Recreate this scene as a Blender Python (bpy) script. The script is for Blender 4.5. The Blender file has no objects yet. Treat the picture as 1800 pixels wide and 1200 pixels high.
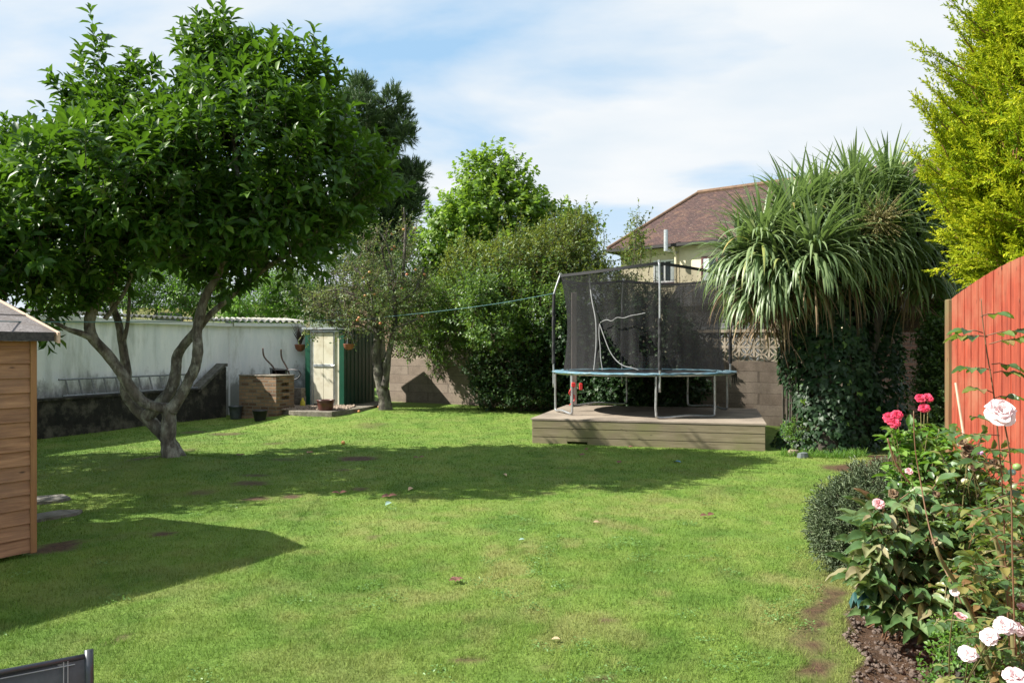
import bpy, math, random
import numpy as np
from mathutils import Vector, Matrix
random.seed(7)
RNG = np.random.default_rng(11)
C = bpy.context.scene.collection
F = 1350.0; EYE = 1.6; HOR = 612.0
def P(px, py, d):
    """world point on the ray through a photo pixel at depth d"""
    return Vector(((px-900)/F*d, d, EYE+(HOR-py)/F*d))
def rad(a): return math.radians(a)

# ------------------------------------------------------------------ noise
def _hash(ix, iy, seed):
    h = (ix.astype(np.int64)*374761393 + iy.astype(np.int64)*668265263 + seed*974634777) & 0xffffffff
    h = ((h ^ (h >> 13)) * 1274126177) & 0xffffffff
    h = h ^ (h >> 16)
    return (h & 0xffff)/65535.0
def vnoise(x, y, seed=0):
    x = np.asarray(x, float); y = np.asarray(y, float)
    ix = np.floor(x); iy = np.floor(y); fx = x-ix; fy = y-iy
    fx = fx*fx*(3-2*fx); fy = fy*fy*(3-2*fy)
    a = _hash(ix, iy, seed); b = _hash(ix+1, iy, seed); c = _hash(ix, iy+1, seed); d = _hash(ix+1, iy+1, seed)
    return (a*(1-fx)+b*fx)*(1-fy)+(c*(1-fx)+d*fx)*fy
def fbm(x, y, seed=0, o=4):
    s = 0; a = .5; t = 0
    for k in range(o):
        s = s+a*vnoise(np.asarray(x)*2**k, np.asarray(y)*2**k, seed+k); t += a; a *= .5
    return s/t
def sstep(a, b, x):
    t = np.clip((np.asarray(x, float)-a)/(b-a), 0, 1); return t*t*(3-2*t)

# ------------------------------------------------------------------ objects
def put(o, parent=None):
    C.objects.link(o)
    if parent is not None: o.parent = parent
    return o
def tag(o, label=None, cat=None, group=None, kind=None):
    if label: o['label'] = label
    if cat: o['category'] = cat
    if group: o['group'] = group
    if kind: o['kind'] = kind
    return o
def thing(name, label, cat, loc=(0, 0, 0), rotz=0, group=None):
    o = bpy.data.objects.new(name, None); o.empty_display_size = .2
    o.location = loc; o.rotation_euler = (0, 0, rotz); put(o)
    return tag(o, label, cat, group)
def copy_tree(o, parent=None):
    c = o.copy(); C.objects.link(c); c.parent = parent
    for ch in [k for k in C.objects if k.parent == o]: copy_tree(ch, c)
    return c

class MB:
    """collects shapes into one mesh; off is taken from every vertex (the thing's own origin)"""
    def __init__(s, off=(0, 0, 0)):
        s.v = []; s.f = []; s.off = Vector(off); s.M = Matrix.Identity(4); s.t = []
    def at(s, loc=(0, 0, 0), rz=0, rx=0, ry=0):
        s.M = Matrix.Translation(loc) @ Matrix.Rotation(rz, 4, 'Z') @ Matrix.Rotation(ry, 4, 'Y') @ Matrix.Rotation(rx, 4, 'X'); return s
    def add(s, vs, fs):
        n = len(s.v)
        s.v += [tuple((s.M @ Vector(p)) - s.off) for p in vs]
        s.f += [tuple(n+i for i in f) for f in fs]
    def box(s, a, b, bev=0):
        x0, x1 = sorted((a[0], b[0])); y0, y1 = sorted((a[1], b[1])); z0, z1 = sorted((a[2], b[2]))
        if bev <= 0:
            s.add([(x0, y0, z0), (x1, y0, z0), (x1, y1, z0), (x0, y1, z0), (x0, y0, z1), (x1, y0, z1), (x1, y1, z1), (x0, y1, z1)],
                  [(0, 3, 2, 1), (4, 5, 6, 7), (0, 1, 5, 4), (1, 2, 6, 5), (2, 3, 7, 6), (3, 0, 4, 7)]); return
        import bmesh
        bm = bmesh.new(); bmesh.ops.create_cube(bm, size=1)
        for v in bm.verts: v.co = Vector((x0+(v.co.x+.5)*(x1-x0), y0+(v.co.y+.5)*(y1-y0), z0+(v.co.z+.5)*(z1-z0)))
        bmesh.ops.bevel(bm, geom=bm.edges[:], offset=bev, segments=1, affect='EDGES')
        bm.verts.index_update()
        s.add([v.co.copy() for v in bm.verts], [[v.index for v in f.verts] for f in bm.faces]); bm.free()
    def tube(s, pts, r, n=8, cap=True, wob=0):
        pts = [Vector(p) for p in pts]; m = len(pts)
        rs = r if isinstance(r, (list, tuple)) else [r]*m
        vs = []; fs = []; up = None
        for i, p in enumerate(pts):
            d = (pts[min(i+1, m-1)]-pts[max(i-1, 0)])
            d = d.normalized() if d.length > 1e-9 else Vector((0, 0, 1))
            if up is None:
                up = Vector((0, 0, 1)) if abs(d.z) < .9 else Vector((1, 0, 0))
            a = d.cross(up); a = a.normalized() if a.length > 1e-6 else d.orthogonal().normalized()
            b = d.cross(a).normalized(); up = -b if False else up
            # parallel transport
            if i > 0:
                a = (pa-d*pa.dot(d)); a = a.normalized() if a.length > 1e-6 else d.orthogonal().normalized(); b = d.cross(a)
            pa = a
            for k in range(n):
                t = 2*math.pi*k/n
                rr = rs[i]*(1+(wob*(random.random()-.5) if wob else 0))
                vs.append(p+a*(math.cos(t)*rr)+b*(math.sin(t)*rr))
        for i in range(m-1):
            for k in range(n):
                fs.append((i*n+k, i*n+(k+1) % n, (i+1)*n+(k+1) % n, (i+1)*n+k))
        if cap:
            fs.append(tuple(range(n))[::-1]); fs.append(tuple((m-1)*n+k for k in range(n)))
        s.add(vs, fs)
    def lathe(s, prof, n=24, c=(0, 0, 0)):
        vs = []; fs = []; m = len(prof)
        for r, z in prof:
            for k in range(n):
                t = 2*math.pi*k/n; vs.append((c[0]+r*math.cos(t), c[1]+r*math.sin(t), c[2]+z))
        for i in range(m-1):
            for k in range(n): fs.append((i*n+k, i*n+(k+1) % n, (i+1)*n+(k+1) % n, (i+1)*n+k))
        s.add(vs, fs)
    def prism(s, poly, y0, y1):
        """poly of (x,z), extruded along y"""
        n = len(poly)
        vs = [(x, y0, z) for x, z in poly]+[(x, y1, z) for x, z in poly]
        fs = [tuple(range(n)), tuple(range(2*n-1, n-1, -1))]+[(i, i+n, (i+1) % n+n, (i+1) % n) for i in range(n)]
        s.add(vs, fs)
    def build(s, name, mat, parent=None, smooth=False):
        me = bpy.data.meshes.new(name); me.from_pydata(s.v, [], s.f); me.materials.append(mat); me.update()
        if smooth: me.shade_smooth()
        import bmesh
        bm = bmesh.new(); bm.from_mesh(me); bmesh.ops.recalc_face_normals(bm, faces=bm.faces[:]); bm.to_mesh(me); bm.free()
        o = bpy.data.objects.new(name, me); return put(o, parent)

def np_mesh(name, V, Fc, mat, parent=None, smooth=False, attrs=None, off=None):
    """V (n,3), Fc (k,c) index array; attrs: dict name -> (n,) floats on points"""
    if off is not None: V = V-np.array(off)[None, :]
    me = bpy.data.meshes.new(name); n = len(V); k, c = Fc.shape
    me.vertices.add(n); me.vertices.foreach_set('co', np.ascontiguousarray(V, dtype=np.float32).ravel())
    me.loops.add(k*c); me.loops.foreach_set('vertex_index', np.ascontiguousarray(Fc, dtype=np.int32).ravel())
    me.polygons.add(k); me.polygons.foreach_set('loop_start', np.arange(0, k*c, c, dtype=np.int32))
    me.polygons.foreach_set('loop_total', np.full(k, c, dtype=np.int32))
    if smooth: me.polygons.foreach_set('use_smooth', np.ones(k, dtype=bool))
    for nm, a in (attrs or {}).items():
        at = me.attributes.new(nm, 'FLOAT', 'POINT'); at.data.foreach_set('value', np.ascontiguousarray(a, dtype=np.float32))
    me.materials.append(mat); me.update(calc_edges=True)
    o = bpy.data.objects.new(name, me); return put(o, parent)

# ------------------------------------------------------------------ materials
def new_mat(name):
    m = bpy.data.materials.new(name); m.use_nodes = True
    nt = m.node_tree; b = nt.nodes['Principled BSDF']; return m, nt, b
def N(nt, t, **kw):
    n = nt.nodes.new(t)
    for k, v in kw.items():
        if k in n.inputs.keys(): n.inputs[k].default_value = v
        else: setattr(n, k, v)
    return n
def ramp(nt, fac, stops):
    r = nt.nodes.new('ShaderNodeValToRGB'); e = r.color_ramp.elements
    while len(e) < len(stops): e.new(.5)
    for i, (p, c) in enumerate(stops):
        e[i].position = p; e[i].color = (c[0], c[1], c[2], 1)
    nt.links.new(fac, r.inputs[0]); return r.outputs[0]
def mixc(nt, fac, a, b, mode='MIX'):
    m = nt.nodes.new('ShaderNodeMix'); m.data_type = 'RGBA'; m.blend_type = mode
    if isinstance(fac, (int, float)): m.inputs[0].default_value = fac
    else: nt.links.new(fac, m.inputs[0])
    for i, q in ((6, a), (7, b)):
        if isinstance(q, tuple): m.inputs[i].default_value = (q[0], q[1], q[2], 1)
        else: nt.links.new(q, m.inputs[i])
    return m.outputs[2]
def mapping(nt, scale=(1, 1, 1), rot=(0, 0, 0)):
    tc = nt.nodes.new('ShaderNodeTexCoord'); mp = nt.nodes.new('ShaderNodeMapping')
    mp.inputs['Scale'].default_value = scale; mp.inputs['Rotation'].default_value = rot
    nt.links.new(tc.outputs['Object'], mp.inputs[0]); return mp.outputs[0]
def noise(nt, vec, scale=5, detail=4, rough=.55):
    n = nt.nodes.new('ShaderNodeTexNoise'); n.inputs['Scale'].default_value = scale
    n.inputs['Detail'].default_value = detail; n.inputs['Roughness'].default_value = rough
    nt.links.new(vec, n.inputs['Vector']); return n.outputs['Fac']
def bump(nt, b, h, strength=.3, dist=.01):
    n = nt.nodes.new('ShaderNodeBump'); n.inputs['Strength'].default_value = strength; n.inputs['Distance'].default_value = dist
    nt.links.new(h, n.inputs['Height']); nt.links.new(n.outputs[0], b.inputs['Normal'])
def speckled(name, c1, c2, scale=8, rough=.8, bs=.3, bd=.01, stretch=(1, 1, 1), c3=None, s3=1.5, lo=.35, hi=.65, metal=0):
    m, nt, b = new_mat(name); v = mapping(nt, stretch)
    n1 = noise(nt, v, scale, 6, .6); col = ramp(nt, n1, [(lo, c1), (hi, c2)])
    if c3 is not None:
        n2 = noise(nt, v, s3, 5, .65); f = ramp(nt, n2, [(.48, (0, 0, 0)), (.66, (1, 1, 1))]); col = mixc(nt, f, col, c3)
    nt.links.new(col, b.inputs['Base Color']); b.inputs['Roughness'].default_value = rough; b.inputs['Metallic'].default_value = metal
    bump(nt, b, noise(nt, v, scale*2.5, 5, .7), bs, bd); return m
def leafm(name, stops, trans=.35, tcol=(.25, .45, .03), rough=.45, spec=.5, scale=1.2):
    """leaf: tone attribute per leaf picks the colour, light also passes through"""
    m, nt, b = new_mat(name)
    a = nt.nodes.new('ShaderNodeAttribute'); a.attribute_name = 'tone'
    col = ramp(nt, a.outputs['Fac'], stops)
    nt.links.new(col, b.inputs['Base Color']); b.inputs['Roughness'].default_value = rough
    b.inputs['Specular IOR Level'].default_value = spec
    tr = nt.nodes.new('ShaderNodeBsdfTranslucent')
    tc = mixc(nt, .6, col, tcol); nt.links.new(tc, tr.inputs[0])
    mx = nt.nodes.new('ShaderNodeMixShader'); mx.inputs[0].default_value = trans
    nt.links.new(b.outputs[0], mx.inputs[1]); nt.links.new(tr.outputs[0], mx.inputs[2])
    nt.links.new(mx.outputs[0], nt.nodes['Material Output'].inputs[0]); return m
def brickm(name, c1, c2, mortar, bw=.225, bh=.075, ms=.01, dirt=(.1, .09, .07), offset=.5, rough=.85, bs=.5, bias=0, dirtlo=.5):
    m, nt, b = new_mat(name)
    tc = nt.nodes.new('ShaderNodeTexCoord'); sp = nt.nodes.new('ShaderNodeSeparateXYZ'); nt.links.new(tc.outputs['Object'], sp.inputs[0])
    ad = nt.nodes.new('ShaderNodeMath'); nt.links.new(sp.outputs[0], ad.inputs[0]); nt.links.new(sp.outputs[1], ad.inputs[1])
    cb = nt.nodes.new('ShaderNodeCombineXYZ'); nt.links.new(ad.outputs[0], cb.inputs[0]); nt.links.new(sp.outputs[2], cb.inputs[1])
    br = nt.nodes.new('ShaderNodeTexBrick'); br.offset = offset
    br.inputs['Scale'].default_value = 1; br.inputs['Brick Width'].default_value = bw; br.inputs['Row Height'].default_value = bh
    br.inputs['Mortar Size'].default_value = ms; br.inputs['Mortar Smooth'].default_value = .2; br.inputs['Bias'].default_value = bias
    br.inputs['Color1'].default_value = (*c1, 1); br.inputs['Color2'].default_value = (*c2, 1); br.inputs['Mortar'].default_value = (*mortar, 1)
    nt.links.new(cb.outputs[0], br.inputs[0])
    v = tc.outputs['Object']; n1 = noise(nt, v, 3, 6, .7); f = ramp(nt, n1, [(dirtlo, (0, 0, 0)), (dirtlo+.25, (1, 1, 1))])
    col = mixc(nt, f, br.outputs['Color'], dirt)
    n2 = noise(nt, v, 30, 4, .7); col = mixc(nt, .35, col, ramp(nt, n2, [(.3, (.25, .25, .25)), (.7, (1, 1, 1))]), 'MULTIPLY')
    nt.links.new(col, b.inputs['Base Color']); b.inputs['Roughness'].default_value = rough
    h = nt.nodes.new('ShaderNodeMath'); h.operation = 'SUBTRACT'
    nt.links.new(n2, h.inputs[0]); nt.links.new(br.outputs['Fac'], h.inputs[1])
    bump(nt, b, h.outputs[0], bs, .012); return m
def woodm(name, c1, c2, axis='x', rough=.75, c3=None, scale=1, bs=.25, knots=True):
    st = {'x': (1.2, 14, 14), 'y': (14, 1.2, 14), 'z': (14, 14, 1.2)}[axis]
    m, nt, b = new_mat(name); v = mapping(nt, tuple(q*scale for q in st))
    n1 = noise(nt, v, 2.2, 8, .65); col = ramp(nt, n1, [(.3, c1), (.7, c2)])
    v2 = mapping(nt, (1, 1, 1))
    if c3 is not None:
        n2 = noise(nt, v2, 1.7, 5, .6); col = mixc(nt, ramp(nt, n2, [(.45, (0, 0, 0)), (.7, (1, 1, 1))]), col, c3)
    if knots:
        st2 = {'x': (2.2, 7, 7), 'y': (7, 2.2, 7), 'z': (7, 7, 2.2)}[axis]
        vo = nt.nodes.new('ShaderNodeTexVoronoi'); vo.inputs['Scale'].default_value = 1.6*scale
        nt.links.new(mapping(nt, st2), vo.inputs['Vector'])
        k = ramp(nt, vo.outputs['Distance'], [(.03, (1, 1, 1)), (.11, (0, 0, 0))])
        col = mixc(nt, k, col, tuple(q*.35 for q in c1))
    nt.links.new(col, b.inputs['Base Color']); b.inputs['Roughness'].default_value = rough
    bump(nt, b, n1, bs, .004); return m
def plain(name, c, rough=.5, metal=0, var=.15, scale=12):
    return speckled(name, tuple(q*(1-var) for q in c), tuple(min(1, q*(1+var)) for q in c), scale, rough, .08, .002, metal=metal)

# ------------------------------------------------------------------ foliage
LEAF8 = (np.array([(0, 0, 0), (-.36, .3, .10), (0, .3, 0), (.36, .3, .10), (-.42, .66, .06), (0, .68, -.06), (.42, .66, .06), (0, 1.0, -.18)], float),
         np.array([(0, 2, 1), (0, 3, 2), (1, 2, 5), (1, 5, 4), (2, 3, 6), (2, 6, 5), (4, 5, 7), (5, 6, 7)]))
_v = []; _f = []
for _j in range(7):
    _t = _j/6; _w = .5*math.sin(math.pi*min(1, _t**.95))**.85 if 0 < _j < 6 else 0.0
    for _i in range(5):
        _a = (_i-2)/2; _v.append((_a*_w, _t+.02*math.sin(_a*9+_j*2), .16*abs(_a)*_w*2-.20*_t*_t+.025*math.sin(_j*2.1+_a*3)))
for _j in range(6):
    for _i in range(4): _b = _j*5+_i; _f += [(_b, _b+1, _b+6), (_b, _b+6, _b+5)]
LEAFHI = (np.array(_v), np.array(_f))
LEAF2 = (np.array([(0, 0, 0), (-.5, .5, .14), (0, 1, -.1), (.5, .5, .14)], float), np.array([(0, 2, 1), (0, 3, 2)]))
NEEDLE = (np.array([(-.5, 0, 0), (.5, 0, 0), (0, 1, 0)], float), np.array([(0, 1, 2)]))
IVY = (np.array([(0, 0, 0), (-.42, -.05, .03), (-.52, .35, -.04), (-.22, .5, .05), (0, 1, -.12), (.22, .5, .05), (.52, .35, -.04), (.42, -.05, .03), (0, .4, .08)], float),
       np.array([(0, 8, 1), (1, 8, 2), (2, 8, 3), (3, 8, 4), (4, 8, 5), (5, 8, 6), (6, 8, 7), (7, 8, 0)]))
MAPLE = (np.array([(0, 0, 0), (-.3, .15, .02), (-.62, .35, -.1), (-.2, .45, .06), (-.35, .8, -.06), (0, .62, .05), (0, 1.05, -.12), (.35, .8, -.06), (.2, .45, .06), (.62, .35, -.1), (.3, .15, .02)], float),
         np.array([(0, 3, 1), (1, 3, 2), (3, 0, 5), (3, 5, 4), (4, 5, 6), (5, 7, 6), (5, 8, 7), (0, 8, 5), (8, 10, 9), (0, 10, 8)]))
def unit(a): return a/np.maximum(np.linalg.norm(a, axis=-1, keepdims=True), 1e-9)
def scatter(tmpl, Pp, D, Nn, L, W):
    """copies of a template: base at Pp, length along D, facing Nn"""
    tv, tf = tmpl; D = unit(D); S = unit(np.cross(D, Nn)); Z = np.cross(S, D)
    L = np.broadcast_to(L, (len(Pp),)); W = np.broadcast_to(W, (len(Pp),))
    V = (Pp[:, None, :] + tv[None, :, 0, None]*(S*W[:, None])[:, None, :] + tv[None, :, 1, None]*(D*L[:, None])[:, None, :]
         + tv[None, :, 2, None]*(Z*L[:, None])[:, None, :])
    n = len(tv); Fc = tf[None]+(np.arange(len(Pp))*n)[:, None, None]
    return V.reshape(-1, 3), Fc.reshape(-1, tf.shape[1])
def tones(m, n, v): return np.repeat(v, n)
def ell_points(ells, n, inner=.5, power=.5, cull=.55, rng=RNG):
    """points in the outer shell of a union of ellipsoids [(cx,cy,cz,rx,ry,rz)], and their outward direction"""
    E = np.array(ells, float); w = (E[:, 3]*E[:, 5]+E[:, 3]*E[:, 4]+E[:, 4]*E[:, 5]); w = w/w.sum()
    out = []; od = []; got = 0
    while got < n:
        k = rng.choice(len(E), n, p=w); d = unit(rng.normal(size=(n, 3)))
        r = inner+(1-inner)*rng.random(n)**power
        p = E[k, :3]+d*E[k, 3:]*r[:, None]
        # lumpy outline
        lump = vnoise(p[:, 0]*1.7+p[:, 2]*1.1, p[:, 1]*1.7-p[:, 2]*.9, 5)
        keep = np.ones(n, bool)
        for j in range(len(E)):
            q = np.linalg.norm((p-E[j, :3])/E[j, 3:], axis=1); keep &= (q > cull) | (k == j)
        keep &= (r < .72+.5*lump)
        out.append(p[keep]); od.append(unit(d[keep]/E[k[keep], 3:])); got += keep.sum()
    return np.concatenate(out)[:n], np.concatenate(od)[:n]
def shoots(Pp, O, slen, K, leaf_len, leaf_w, tmpl=LEAF8, up=.7, out=.6, rnd=.35, alpha=(45, 85), droop=.25, tone_bias=None, rng=RNG, start=.15, tip=True):
    m = len(Pp); SD = unit(O*out+np.array([0, 0, up])+rng.normal(size=(m, 3))*rnd)
    SL = slen*(.6+.7*rng.random(m)); A = unit(np.cross(SD, rng.normal(size=(m, 3)))); B = np.cross(SD, A)
    t = np.linspace(start, 1, K)[None, :]+rng.normal(size=(m, K))*.03
    phi = (np.arange(K)*2.4)[None, :]+rng.random((m, 1))*6.28+rng.normal(size=(m, K))*.3
    al = np.radians(rng.uniform(alpha[0], alpha[1], (m, K)))
    if tip: al = al*(1-.55*np.clip(t, 0, 1)**3)
    rd = A[:, None]*np.cos(phi)[..., None]+B[:, None]*np.sin(phi)[..., None]
    D = SD[:, None]*np.cos(al)[..., None]+rd*np.sin(al)[..., None]; D[..., 2] -= droop*rng.random((m, K))
    Q = Pp[:, None]+SD[:, None]*(SL[:, None]*t)[..., None]
    Nn = SD[:, None]*.6+np.array([0, 0, .5])+rng.normal(size=(m, K, 3))*.25
    sz = (.5+.7*rng.random((m, K))**.8)
    tone = (rng.random((m, 1))*.5+rng.random((m, K))*.5)
    if tone_bias is not None: tone = np.clip(tone*.6+tone_bias[:, None]*.4, 0, 1)
    V, Fc = scatter(tmpl, Q.reshape(-1, 3), D.reshape(-1, 3), Nn.reshape(-1, 3), (leaf_len*sz).ravel(), (leaf_w*sz).ravel())
    return V, Fc, np.repeat(tone.ravel(), len(tmpl[0])), (Pp, Pp+SD*SL[:, None])
def sticks(segs, r0, r1):
    """thin three-sided twigs between point pairs"""
    A, Bp = segs; m = len(A); d = unit(Bp-A); s = unit(np.cross(d, np.array([.3, .5, .8]))); t = np.cross(d, s)
    V = []; 
    for q, r in ((A, r0), (Bp, r1)):
        for k in range(3):
            a = 2.094*k; V.append(q+(s*math.cos(a)+t*math.sin(a))*r)
    V = np.stack(V, 1).reshape(-1, 3)
    tf = np.array([(0, 1, 4, 3), (1, 2, 5, 4), (2, 0, 3, 5)])
    return V, (tf[None]+(np.arange(m)*6)[:, None, None]).reshape(-1, 4)
def foliage(name, parent, ells, n, slen, K, ll, lw, mat, twig=None, off=(0, 0, 0), inner=.5, power=.5, cull=.55, extra=None, tw_r=.004, tw_every=2, **kw):
    Pp, O = ell_points(ells, n, inner, power, cull)
    if extra is not None: Pp = np.concatenate([Pp, extra[0]]); O = np.concatenate([O, extra[1]])
    V, Fc, tn, seg = shoots(Pp, O, slen, K, ll, lw, **kw)
    o = np_mesh(name, V, Fc, mat, parent, False, {'tone': tn}, off)
    if twig is not None:
        h_ = slice(None, None, tw_every); V2, F2 = sticks((seg[0][h_]-(seg[1][h_]-seg[0][h_])*.5, seg[1][h_]), tw_r, tw_r*.5); np_mesh('twigs', V2, F2, twig, parent, off=off)
    return o
def px_ells(lst, d):
    """ellipsoids from photo pixels: (px, py, rx, ry, depth offset, depth radius)"""
    out = []
    for px, py, rx, ry, do, rd in lst:
        c = P(px, py, d+do); k = (d+do)/F; out.append((c.x, c.y, c.z, rx*k, rd, ry*k))
    return out
def spline(pts, n=6):
    """Catmull-Rom through (Vector, radius) pairs"""
    q = [(Vector(p), r) for p, r in pts]; q = [q[0]]+q+[q[-1]]; out = []; rr = []
    for i in range(1, len(q)-2):
        for k in range(n):
            t = k/n; a, b, c, d = q[i-1][0], q[i][0], q[i+1][0], q[i+2][0]
            out.append(.5*((2*b)+(c-a)*t+(2*a-5*b+4*c-d)*t*t+(3*b-a-3*c+d)*t**3)); rr.append(q[i][1]*(1-t)+q[i+1][1]*t)
    out.append(q[-2][0]); rr.append(q[-2][1]); return out, rr
def limb(mb, pts, n=6, sides=12, wob=.07):
    p, r = spline(pts, n); mb.tube(p, [x*(1+.03*math.sin(i*.9)+.02*math.sin(i*2.3)) for i, x in enumerate(r)], sides, True, wob)
def ribbons(Pp, phi, th0, droop, L, W, nseg=9, fold=.25, pw=1.2):
    """arching sword leaves"""
    m = len(Pp); ts = np.linspace(0, 1, nseg+1)
    pos = Pp.copy(); rows = []
    for i, t in enumerate(ts):
        th = th0-droop*t**pw
        d = np.stack([np.cos(phi)*np.cos(th), np.sin(phi)*np.cos(th), np.sin(th)], 1)
        if i: pos = pos+d*(L/nseg)[:, None]
        s = np.stack([-np.sin(phi), np.cos(phi), np.zeros(m)], 1); nrm = np.cross(d, s)
        w = W*min(1, .45+2.2*t)*(1-t**2.6)*.5+.0008
        rows += [pos-s*w[:, None]-nrm*(w*fold)[:, None], pos, pos+s*w[:, None]-nrm*(w*fold)[:, None]]
    V = np.stack(rows, 1); nv = 3*(nseg+1); tf = []
    for i in range(nseg):
        a = i*3; tf += [(a, a+1, a+4, a+3), (a+1, a+2, a+5, a+4)]
    tf = np.array(tf)
    return V.reshape(-1, 3), (tf[None]+(np.arange(m)*nv)[:, None, None]).reshape(-1, 4), nv

# ================================================================== camera, light, sky
cam = bpy.data.cameras.new('camera'); cam.lens = 27; cam.sensor_width = 36; cam.shift_y = 12/1800; cam.clip_end = 2000; cam.clip_start = .05
co = bpy.data.objects.new('camera', cam); co.location = (0, 0, EYE); co.rotation_euler = (rad(90), 0, 0); C.objects.link(co)
bpy.context.scene.camera = co
sc = bpy.context.scene
sc.view_settings.view_transform = 'Standard'; sc.view_settings.look = 'None'; sc.view_settings.exposure = 1.12; sc.view_settings.gamma = 1
sc.cycles.max_bounces = 8; sc.cycles.transparent_max_bounces = 24; sc.cycles.sample_clamp_indirect = 6
SD = Vector((1.1, .1, -1)).normalized()                 # direction the sunlight travels
sun = bpy.data.lights.new('sun', 'SUN'); sun.energy = 5.0; sun.angle = rad(.5); sun.color = (1, .95, .86)
so = bpy.data.objects.new('sun', sun); so.rotation_euler = SD.to_track_quat('-Z', 'Y').to_euler(); so.location = (-20, 0, 20); C.objects.link(so)
w = bpy.data.worlds.new('World'); sc.world = w; w.use_nodes = True; nt = w.node_tree
bg = nt.nodes['Background']; bg.inputs[1].default_value = .1
sky = nt.nodes.new('ShaderNodeTexSky'); sky.sky_type = 'NISHITA'; sky.sun_disc = False
sky.sun_elevation = math.asin(-SD.z); sky.sun_rotation = math.atan2(-SD.x, -SD.y); sky.ozone_density = 1.2; sky.dust_density = .6
tc = nt.nodes.new('ShaderNodeTexCoord'); sp = nt.nodes.new('ShaderNodeSeparateXYZ'); nt.links.new(tc.outputs['Generated'], sp.inputs[0])
mz = nt.nodes.new('ShaderNodeMath'); mz.operation = 'MAXIMUM'; mz.inputs[1].default_value = 0; nt.links.new(sp.outputs[2], mz.inputs[0])
az = nt.nodes.new('ShaderNodeMath'); az.operation = 'ADD'; az.inputs[1].default_value = .16; nt.links.new(mz.outputs[0], az.inputs[0])
dx = nt.nodes.new('ShaderNodeMath'); dx.operation = 'DIVIDE'; nt.links.new(sp.outputs[0], dx.inputs[0]); nt.links.new(az.outputs[0], dx.inputs[1])
dy = nt.nodes.new('ShaderNodeMath'); dy.operation = 'DIVIDE'; nt.links.new(sp.outputs[1], dy.inputs[0]); nt.links.new(az.outputs[0], dy.inputs[1])
cb = nt.nodes.new('ShaderNodeCombineXYZ'); nt.links.new(dx.outputs[0], cb.inputs[0]); nt.links.new(dy.outputs[0], cb.inputs[1])
mp = nt.nodes.new('ShaderNodeMapping'); mp.inputs['Location'].default_value = (5.3, 2.4, 0); mp.inputs['Rotation'].default_value = (0, 0, .5); mp.inputs['Scale'].default_value = (.75, 1.1, 1)
nt.links.new(cb.outputs[0], mp.inputs[0])
n1 = nt.nodes.new('ShaderNodeTexNoise'); n1.inputs['Scale'].default_value = 1.15; n1.inputs['Detail'].default_value = 9; n1.inputs['Roughness'].default_value = .52; n1.inputs['Distortion'].default_value = .25
nt.links.new(mp.outputs[0], n1.inputs['Vector'])
cov = ramp(nt, n1.outputs['Fac'], [(.36, (.05, .05, .05)), (.46, (.55, .55, .55)), (.55, (1, 1, 1))])
hz = ramp(nt, sp.outputs[2], [(.02, (1, 1, 1)), (.26, (0, 0, 0))])
hm = nt.nodes.new('ShaderNodeMath'); hm.operation = 'MAXIMUM'; nt.links.new(cov, hm.inputs[0]); nt.links.new(hz, hm.inputs[1]); cov = hm.outputs[0]
n2 = nt.nodes.new('ShaderNodeTexNoise'); n2.inputs['Scale'].default_value = 2.2; n2.inputs['Detail'].default_value = 6; nt.links.new(mp.outputs[0], n2.inputs['Vector'])
cl = ramp(nt, n2.outputs['Fac'], [(.3, (3.65, 4.05, 4.4)), (.7, (4.45, 4.55, 4.62))])
# thin veil: the sky between the clouds is milky
veil = mixc(nt, .78, sky.outputs[0], (1.85, 3.1, 4.35))
nt.links.new(mixc(nt, cov, veil, cl), bg.inputs[0])

# ================================================================== materials
M = {}
M['bark'] = speckled('bark', (.06, .052, .042), (.20, .18, .145), 11, .9, .9, .03, (1, 1, .5), c3=(.36, .36, .30), s3=9)
M['bark_dark'] = speckled('bark_dark', (.03, .025, .02), (.09, .075, .055), 12, .9, .6, .02, (1, 1, .4))
M['twig'] = plain('twig', (.09, .065, .04), .8)
M['white_wall'] = speckled('white_wall', (.72, .75, .77), (.88, .88, .88), 2.5, .9, .5, .01, (1.6, 1.6, .35), c3=(.46, .48, .45), s3=1.3)
def mould(m, z0=.75, z1=1.5):
    nt = m.node_tree; b = nt.nodes['Principled BSDF']; l = b.inputs['Base Color'].links[0].from_socket
    tc = nt.nodes.new('ShaderNodeTexCoord'); sp = nt.nodes.new('ShaderNodeSeparateXYZ'); nt.links.new(tc.outputs['Object'], sp.inputs[0])
    n = noise(nt, mapping(nt, (1.6, 1.6, .8)), 2.4, 6, .7)
    ad = nt.nodes.new('ShaderNodeMath'); ad.operation = 'MULTIPLY_ADD'; ad.inputs[1].default_value = -1.5; nt.links.new(n, ad.inputs[0]); nt.links.new(sp.outputs[2], ad.inputs[2])
    f = ramp(nt, ad.outputs[0], [(0, (.8, .8, .8)), (.32, (0, 0, 0))])
    nt.links.new(mixc(nt, f, l, (.13, .135, .12)), b.inputs['Base Color'])
mould(M['white_wall'])
M['dark_wall'] = speckled('dark_wall', (.008, .008, .006), (.030, .027, .020), 6, .95, .9, .03, (1, 1, 1), c3=(.11, .10, .075), s3=3.2, lo=.3, hi=.75)
M['asbestos'] = speckled('asbestos', (.30, .29, .26), (.48, .47, .43), 7, .9, .2, .004, c3=(.18, .17, .13), s3=3)
M['brick'] = brickm('brick', (.11, .055, .030), (.34, .21, .115), (.19, .16, .12), .225, .075, .012, (.16, .12, .07), dirtlo=.52)
M['block'] = brickm('block', (.25, .195, .15), (.29, .235, .185), (.17, .135, .105), .45, .225, .008, (.17, .13, .10), dirtlo=.45)
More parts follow.
